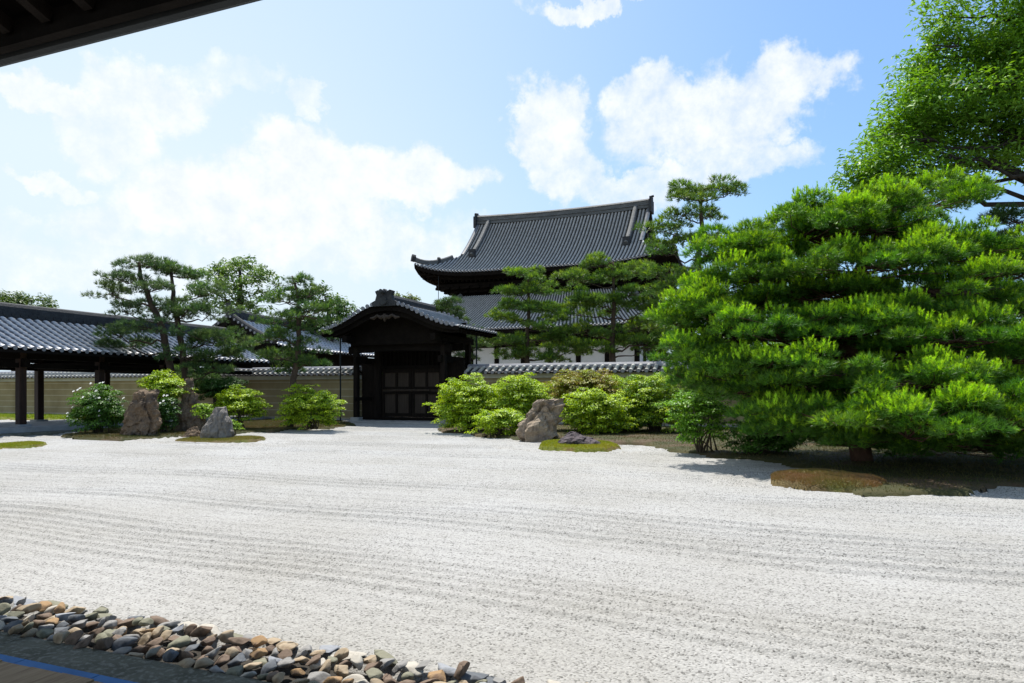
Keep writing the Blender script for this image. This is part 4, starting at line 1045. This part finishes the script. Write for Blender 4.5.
def broadleaf(label, trunk, clumps, bark, seed, leaf=.12, dens=1.0, cols=((.05, .12, .02), (.10, .20, .03)), droop=.3, name='broadleaf_tree', group='trees beyond the garden', asp=.42, sub=.45, limb_r=.05, rise=.45):
    rs = np.random.default_rng(seed)
    pts, rad = trunk; base = np.array(pts[0], float); t = thing(name, base, label, 'tree', group)
    m = MB(); P = np.array(pts, float); q = np.linspace(0, len(P) - 1, (len(P) - 1) * 4 + 1)
    S = np.stack([np.interp(q, range(len(P)), P[:, i]) for i in range(3)], 1); TRr = np.interp(q, range(len(rad)), rad); m.tube(S, TRr, 9)
    Pn, Nn, Sz, Co = [], [], [], []
    for (c, rx, ry, rz) in clumps:
        hd = np.hypot(*(S[:, :2] - c[:2]).T); i = int(np.argmin(np.abs(S[:, 2] - (c[2] - rise * hd)) + .3 * hd))
        lp = limb_pts(S[i], c, rs, -.08); Ld = np.linalg.norm(c - S[i]); m.tube(lp, np.linspace(min(TRr[i] * .7, limb_r * (.5 + .2 * Ld)), .015, len(lp)), 6)
        ns = max(5, int(dens * 5 * (rx * ry + rx * rz + ry * rz) / (sub * sub)))
        for k in range(ns):
            u = unit(rs.normal(size=3)); rr = rs.random() ** .4
            p = c + (RT * u[0] * rx + FW * u[1] * ry + UP * u[2] * rz) * rr
            if k % 3 == 0: m.tube(limb_pts(lp[-2], p, rs, -.05, 3), [.02, .015, .01, .006], 4, False)
            r = sub * rs.uniform(.6, 1.2); qn = int(60 * (r / .45) ** 2 * (.12 / leaf) ** 1.5)
            v = unit(rs.normal(size=(qn, 3))); pos = p + v * r * rs.uniform(.2, 1, (qn, 1)) * np.array((1, 1, .42))
            pos[:, 2] -= droop * r * (np.hypot(v[:, 0], v[:, 1]) ** 2) * .8
            nr = unit(np.array((0, 0, .8)) + v * .45 + rs.normal(size=(qn, 3)) * .35)
            tone = rs.random(); cc = (np.array(cols[0]) * (1 - tone) + np.array(cols[1]) * tone) * rs.uniform(.75, 1.25, (qn, 1))
            Pn.append(pos); Nn.append(nr); Sz.append(leaf * rs.uniform(.7, 1.3, qn)); Co.append(cc)
    V, F, cc = leaf_quads(np.concatenate(Pn), np.concatenate(Nn), np.concatenate(Sz), np.concatenate(Co), rs, asp)
    m.build('trunk', bark, t, smooth=True)
    np_mesh('crown', V, F, LEAF, t, col=cc)
    return t

# the large pine on the right
d0 = 12.6
def T(px, py, d): return tuple(at(px, py, d))
big = pads_from([
    (855, 434, 58, 14, .3), (955, 441, 70, 17, .0), (1050, 435, 60, 16, .4), (678, 318, 24, 11, .7), (684, 350, 26, 13, .5), (692, 378, 30, 13, .3),
    (850, 208, 60, 16, 1.0), (765, 246, 50, 18, .5), (900, 248, 60, 18, .2), (830, 288, 60, 16, .0), (1000, 262, 50, 18, .6), (745, 300, 50, 16, .2), (910, 308, 60, 16, -.5), (800, 378, 50, 14, -.8),
    (905, 200, 72, 20, 1.2), (955, 190, 34, 16, 1.4), (800, 226, 92, 20, .8), (735, 250, 42, 22, .6), (870, 222, 70, 18, .4), (960, 240, 62, 24, .3), (1040, 245, 50, 22, 1.0),
    (770, 272, 62, 20, .2), (850, 262, 82, 22, -.2), (940, 285, 82, 22, -.3), (1035, 300, 70, 22, -.1),
    (708, 303, 44, 20, .2), (775, 322, 70, 20, -.4), (860, 322, 72, 20, -.7), (955, 330, 80, 24, -1.5), (1050, 345, 70, 26, -1.6),
    (700, 350, 34, 20, .0), (745, 365, 62, 20, -.5), (850, 362, 76, 22, -1.2), (930, 372, 70, 22, -2.0), (1030, 385, 70, 26, -2.2),
    (735, 385, 40, 18, -.1), (790, 402, 42, 20, -.8), (835, 408, 70, 26, -2.0), (925, 412, 78, 26, -2.5), (1015, 408, 75, 28, -2.7), (1080, 410, 70, 28, -2.6),
    (790, 426, 40, 12, -1.0), (880, 436, 55, 12, -1.4), (975, 438, 70, 14, -1.6), (1060, 438, 60, 14, -1.6), (900, 400, 60, 18, -.6), (980, 392, 60, 18, -.8), (810, 378, 60, 16, .4), (900, 345, 60, 16, .4), (820, 335, 50, 14, .8), (702, 326, 30, 14, 1.0), (740, 325, 50, 18, .8), (880, 305, 60, 16, .8), (980, 265, 50, 16, 1.0), (720, 285, 50, 20, 1.8), (800, 300, 70, 25, 1.9), (900, 290, 80, 30, 2.0), (990, 300, 80, 30, 2.2), (760, 350, 70, 25, 1.8), (860, 350, 80, 30, 1.9), (960, 360, 80, 30, 1.9), (1060, 360, 80, 30, 1.8), (840, 250, 80, 22, 2.2), (760, 405, 45, 20, 1.2)], d0)
tb = gd(862, 462, .08)
pine('sprawling large bright green pine with layered boughs over the moss on the right', [
    ([tb, T(858, 400, d0 + .2), T(846, 340, d0 + .3), T(856, 280, d0 + .5), T(880, 230, d0 + .8), T(905, 200, d0 + 1.0)], [.19, .17, .15, .12, .08, .04]),
    ([T(846, 340, d0 + .3), T(800, 300, d0 + .3), T(750, 262, d0 + .4)], [.11, .08, .04]), ([T(856, 300, d0 + .4), T(930, 292, d0), T(1030, 300, d0 - .1)], [.11, .08, .04])],
    big, BARKR, 41, tuft=.105, dens=1.15, w=.0052, candle=1.0, new=(.23, .43, .025), old=(.072, .18, .022), newfrac=.5, limb_r=.03, loose=12.0, clump=.33, vsp=.5)

# pines and trees
dl = 24.3
pine('left one of the twin pines by the rocks, trunk leaning left, open flat boughs', [([at(177, 391, dl) * np.array((1, 1, 0)), T(172, 380, dl), T(163, 330, dl), T(150, 300, dl), T(140, 275, dl), T(139, 262, dl)], [.13, .125, .115, .095, .07, .04])],
     pads_from([(142, 263, 24, 6), (118, 276, 20, 7, -.3), (160, 262, 12, 6, .4), (112, 291, 17, 7, .3), (150, 287, 24, 7, -.6), (124, 308, 22, 9, -.4), (165, 305, 20, 8, .6), (112, 330, 20, 8, -.3), (150, 325, 27, 9, -.7), (128, 343, 24, 7, .2), (180, 318, 17, 8, .4)], dl),
     BARK, 51, tuft=.15, old=(.078, .13, .05), new=(.15, .225, .075), newfrac=.35, dens=.66, group='twin pines by the rocks', w=.007)
pine('right one of the twin pines by the rocks, upright with dense drooping boughs', [([at(189, 391, dl + .3) * np.array((1, 1, 0)), T(186, 380, dl + .3), T(181, 340, dl + .3), T(174, 300, dl + .3), T(171, 268, dl + .3)], [.125, .12, .105, .08, .04])],
     pads_from([(173, 271, 14, 6), (188, 275, 16, 6, .4), (205, 290, 20, 9, -.3), (190, 305, 20, 8, -.6), (215, 312, 20, 10, .2), (225, 335, 22, 10, -.3), (200, 335, 25, 10, -.8), (222, 352, 20, 8, .3), (185, 352, 24, 9, -.6), (210, 368, 27, 10, -.4), (235, 345, 16, 8, .5), (190, 375, 17, 8, .3), (215, 385, 20, 9, .2)], dl + .3),
     BARK, 52, tuft=.15, old=(.075, .135, .045), new=(.15, .24, .06), newfrac=.35, dens=.7, group='twin pines by the rocks', w=.007)
d3 = 24.5
pine('young slim pine with airy crown standing before the wall left of the gate', [([at(290, 391, d3) * np.array((1, 1, 0)), T(293, 380, d3), T(298, 355, d3), T(299, 320, d3), T(297, 290, d3), T(292, 276, d3)], [.12, .11, .10, .08, .05, .03])],
     pads_from([(292, 280, 20, 9), (310, 292, 24, 9, .3), (285, 298, 20, 9, -.3), (322, 303, 15, 8, -.2), (275, 318, 24, 8, .3), (305, 312, 26, 9, -.5), (308, 326, 18, 7, .4), (285, 335, 26, 8, -.4), (304, 345, 18, 7, .1), (282, 355, 22, 8, .3), (310, 360, 16, 7, -.3), (290, 368, 14, 6, .4)], d3),
     BARK, 53, tuft=.15, old=(.06, .12, .034), new=(.14, .24, .045), newfrac=.4, dens=.7, group='pines of the garden', w=.007, clump=.28)
d4 = 30.5
def wallpine(label, px, seed, d, top, pads, rad=.17, trunk=None, dn=.8):
    b = at(px, 391, d); b[2] = -.05
    trunk = trunk or [(px, 391), (px - 1, 350), (px + 1, 310), (px, top + 6)]
    pts = [tuple(b)] + [T(a, y, d) for a, y in trunk]
    pine(label, [(pts, list(np.linspace(rad, .04, len(pts))))], pads_from(pads, d), BARK, seed, tuft=.17, old=(.085, .165, .034), new=(.21, .34, .04), newfrac=.45, dens=dn, group='clipped pines behind the wall', w=.010, K=9, clump=.36)
wallpine('clipped pine in flat tiers standing behind the wall nearest the gate', 528, 61, d4, 268,
    [(527, 275, 20, 7), (515, 290, 14, 6, -.4), (540, 290, 18, 6, .3), (518, 306, 18, 6, -.3), (545, 306, 20, 7, .2), (508, 317, 12, 5, .3), (540, 322, 24, 7, -.4), (505, 340, 20, 6, -.2), (535, 340, 22, 7, .3), (555, 335, 18, 8, -.3), (520, 354, 22, 7, .2), (550, 354, 22, 8, -.2), (575, 345, 14, 8, 0)])
wallpine('broad clipped pine with thick trunk rising behind the wall before the hall', 613, 62, d4 - .5, 256,
    [(603, 262, 24, 8), (580, 278, 20, 7, -.4), (618, 274, 26, 8, .3), (640, 268, 14, 6, .4), (590, 296, 28, 8, -.5), (630, 292, 26, 8, -.2), (575, 310, 20, 7, .3), (610, 308, 26, 8, .2), (650, 305, 20, 8, -.2), (585, 328, 22, 8, -.3), (640, 325, 28, 9, .2), (592, 346, 22, 8, .2), (648, 345, 26, 10, -.3), (668, 330, 18, 10, .3), (665, 355, 16, 8, 0), (628, 340, 18, 7, .5)], .22)
wallpine('tall wind bent pine with open branches beside the right end of the hall ridge', 704, 63, 26.0, 184,
    [(704, 186, 32, 6), (684, 194, 14, 5, .3), (728, 191, 12, 5, -.2), (700, 198, 22, 5, -.5), (682, 213, 20, 6, -.4), (712, 214, 18, 6, .3), (665, 228, 22, 8, .2), (690, 236, 22, 8, -.3), (660, 248, 18, 8, -.2), (722, 238, 14, 7, .3), (655, 272, 22, 8, .3), (682, 276, 26, 8, -.3), (662, 290, 20, 8, 0), (700, 300, 24, 8, .4), (672, 318, 26, 10, .2), (690, 345, 28, 12, .1)], .20,
    [(722, 391), (716, 340), (702, 290), (697, 262), (702, 230), (701, 205), (703, 192)], dn=.5)
# trees beyond
broadleaf('spreading pale green broadleaf tree behind the corridor roof', ([at(243, 391, 45) * np.array((1, 1, 0)), T(243, 330, 45), T(240, 300, 45), T(240, 270, 45)], [.30, .26, .2, .08]),
    pads_from([(215, 275, 24, 12), (240, 265, 26, 10, .5), (262, 275, 18, 12, -.4), (200, 288, 14, 10, .4), (235, 285, 26, 10, -1), (265, 292, 18, 10, .6), (225, 300, 24, 10, .3), (255, 305, 18, 8, -.3)], 45), BARKG, 71, leaf=.26, dens=.42, cols=((.075, .15, .028), (.15, .25, .05)), sub=.6)
broadleaf('leafy mid green tree rising behind the wall left of the gate roof', ([at(330, 391, 40) * np.array((1, 1, 0)), T(330, 330, 40), T(328, 305, 40)], [.25, .2, .08]),
    pads_from([(318, 300, 20, 12), (338, 308, 20, 12, .6), (310, 318, 22, 12, -.4), (345, 322, 14, 12, .3), (330, 330, 26, 12, 0), (322, 288, 10, 8, .2)], 40), BARKG, 72, leaf=.24, dens=.6, cols=((.05, .115, .022), (.10, .19, .035)), sub=.6)
broadleaf('low green treetop showing over the corridor roof at far left', ([at(15, 391, 60) * np.array((1, 1, 0)), T(15, 330, 60), T(15, 305, 60)], [.3, .25, .1]),
    pads_from([(5, 300, 24, 9), (30, 301, 22, 8, 1), (-25, 303, 26, 10, -1), (10, 312, 40, 12, .5), (48, 308, 10, 6)], 60), BARKG, 73, leaf=.30, dens=.6, cols=((.04, .09, .018), (.10, .16, .03)), sub=.8)
broadleaf('small yellow green treetop peeping behind the gate ridge', ([at(405, 391, 70) * np.array((1, 1, 0)), T(405, 330, 70), T(405, 302, 70)], [.3, .25, .1]),
    pads_from([(402, 299, 14, 6), (412, 303, 10, 6, .5), (395, 305, 14, 6, -.5)], 70), BARKG, 74, leaf=.32, dens=.8, cols=((.09, .14, .025), (.15, .19, .04)), sub=.8)
pine('dark pine treetop between the gate roof and the hall', [([at(448, 391, 44) * np.array((1, 1, 0)), T(448, 330, 44), T(448, 305, 44)], [.2, .15, .05])],
    pads_from([(448, 303, 12, 4), (440, 312, 14, 5, .4), (456, 311, 12, 5, -.4), (446, 322, 20, 6, .3), (470, 345, 16, 8), (455, 350, 18, 8, -.5), (462, 362, 18, 8, .4), (466, 330, 14, 7, .4)], 44), BARK, 75, tuft=.22, dens=.6, w=.013, K=9, group='pines of the garden', clump=.45, old=(.06, .11, .04), new=(.10, .17, .045))
for i_, (a_, b_, d_, lab) in enumerate(((722, 330, 33, 'dark green tree behind the wall close to the hall end, seen through the large pine'), (830, 325, 34, 'dark green tree behind the wall seen between boughs in the middle of the large pine'), (930, 318, 33, 'dark green tree behind the wall seen through the right half of the large pine'), (1040, 320, 32, 'dark green tree behind the wall at the right edge of the view'))):
    broadleaf(lab, ([at(a_, 391, d_) * np.array((1, 1, 0)), T(a_, 370, d_), T(a_, b_, d_)], [.22, .18, .08]),
        pads_from([(a_ - 30, b_ + 10, 36, 22), (a_ + 30, b_ + 6, 36, 22, .6), (a_, b_ - 12, 34, 18, -.6), (a_ + 5, b_ + 30, 50, 20)], d_), BARKG, 170 + i_, leaf=.22, dens=.5, cols=((.04, .10, .018), (.07, .15, .025)), sub=.6, group='trees behind the wall on the right')
dr = 21.0
broadleaf('towering broadleaf tree with feathery sprays filling the upper right sky', ([at(1090, 391, dr) * np.array((1, 1, 0)), T(1090, 260, dr), T(1085, 160, dr), T(1060, 80, dr), T(1040, 10, dr), T(1030, -60, dr)], [.5, .42, .36, .26, .18, .1]),
    pads_from([(1000, 20, 60, 22), (965, 50, 55, 20, .5), (925, 85, 42, 18, -.3), (900, 110, 36, 16, .4), (985, 85, 60, 20, -.8), (1030, 110, 50, 20, .2), (950, 120, 50, 18, .8), (890, 145, 40, 16, -.2), (870, 165, 30, 12, .5), (925, 160, 50, 16, -.6), (980, 145, 45, 14, .4), (940, 15, 30, 16, .3), (1040, 50, 60, 26, -.4), (1080, -10, 80, 40), (1000, -30, 70, 30), (1100, 80, 70, 40), (1070, 145, 50, 14), (880, 178, 40, 10, .4), (862, 158, 26, 12, .2), (885, 128, 28, 14, .6), (905, 95, 28, 14, .8), (920, 62, 26, 12, .8), (960, 95, 60, 22, 1.2), (1000, 60, 50, 20, 1.2), (920, 125, 45, 18, 1.2), (1010, 135, 60, 20, 1.0), (905, 185, 45, 10, 1.0), (860, 180, 20, 8, 0.6), (925, 45, 26, 14, 0)], dr),
    BARKG, 76, leaf=.19, dens=.78, cols=((.11, .25, .028), (.22, .42, .045)), droop=1.5, asp=.30, sub=.62, limb_r=.06, rise=.12)
pine('dark pine at the right edge behind the large bright pine', [([at(1060, 391, 19) * np.array((1, 1, 0)), T(1055, 330, 19), T(1040, 270, 19), T(1030, 225, 19)], [.2, .17, .12, .05])],
    pads_from([(1015, 218, 26, 8), (1050, 215, 30, 10, .4), (1005, 240, 24, 8, -.3), (1040, 245, 34, 10, .3), (1000, 268, 26, 8, .2), (1060, 275, 40, 12), (1010, 300, 40, 12, .3)], 19), BARK, 77, tuft=.16, dens=.8, w=.008, old=(.045, .09, .025), new=(.09, .16, .03), group='pines of the garden')

# shrubs
YG, YG2 = (.46, .60, .03), (.29, .45, .025)
shrub('rounded yellow green azalea touching the right post of the gate', 470, 407, 40, 34, 81, YG, YG2, 22.2)
shrub('yellow green azalea between the gate azalea and the craggy rock', 521, 405, 38, 33, 82, YG, YG2, 21.6)
shrub('low azalea clump spilling over the gravel left of the craggy rock', 503, 424, 30, 18, 83, YG, YG2, 20.2)
shrub('azalea tinged reddish brown on top behind the craggy rock', 583, 395, 44, 27, 84, (.30, .25, .04), (.24, .33, .03), 22.2, inner=(.16, .09, .03))
shrub('bushy bright azalea above the low purple rock', 594, 415, 36, 29, 85, YG, YG2, 20.6)
shrub('wide yellow green azalea with dark hollow below it by the pine', 655, 406, 46, 36, 86, YG, (.11, .25, .025), 21.6)
shrub('narrow azalea squeezed behind the purple rock between two wider azaleas', 625, 408, 32, 32, 97, YG, (.2, .38, .025), 22.4)
shrub('upright fresh green azalea growing at the left foot of the big pine', 702, 417, 38, 42, 87, (.22, .43, .035), (.12, .29, .025), 14.6, leaf=.06, cr=.15)
shrub('light green azalea standing alone on moss left of the gate', 311, 409, 33, 25, 88, (.46, .60, .035), YG2, 23.4)
shrub('bright azalea behind the grey pointed rock', 240, 405, 28, 19, 89, YG, YG2, 23.2)
shrub('small lime azalea peeking left of the grey pointed rock', 203, 412, 12, 10, 90, (.2, .36, .035), YG2, 20.8, leaf=.06, cr=.15)
shrub('tiny azalea at the right foot of the grey pointed rock', 234, 427, 9, 7, 91, (.14, .30, .03), YG2, 20.2, leaf=.06, cr=.13)
shrub('dark glossy shrub dotted with white flowers beside the corridor', 99, 412, 31, 25, 92, (.11, .24, .03), (.06, .15, .02), 21.0, flowers=.34, name='gardenia_shrub', group='flowering shrubs')
shrub('white flowered dark shrub between the two standing rocks', 164, 416, 14, 20, 93, (.09, .21, .03), (.05, .13, .02), 21.2, flowers=.34, name='gardenia_shrub', group='flowering shrubs')
shrub('bright tiered azalea rising behind the tall brown rock', 165, 388, 26, 16, 94, YG, YG2, 22.0)
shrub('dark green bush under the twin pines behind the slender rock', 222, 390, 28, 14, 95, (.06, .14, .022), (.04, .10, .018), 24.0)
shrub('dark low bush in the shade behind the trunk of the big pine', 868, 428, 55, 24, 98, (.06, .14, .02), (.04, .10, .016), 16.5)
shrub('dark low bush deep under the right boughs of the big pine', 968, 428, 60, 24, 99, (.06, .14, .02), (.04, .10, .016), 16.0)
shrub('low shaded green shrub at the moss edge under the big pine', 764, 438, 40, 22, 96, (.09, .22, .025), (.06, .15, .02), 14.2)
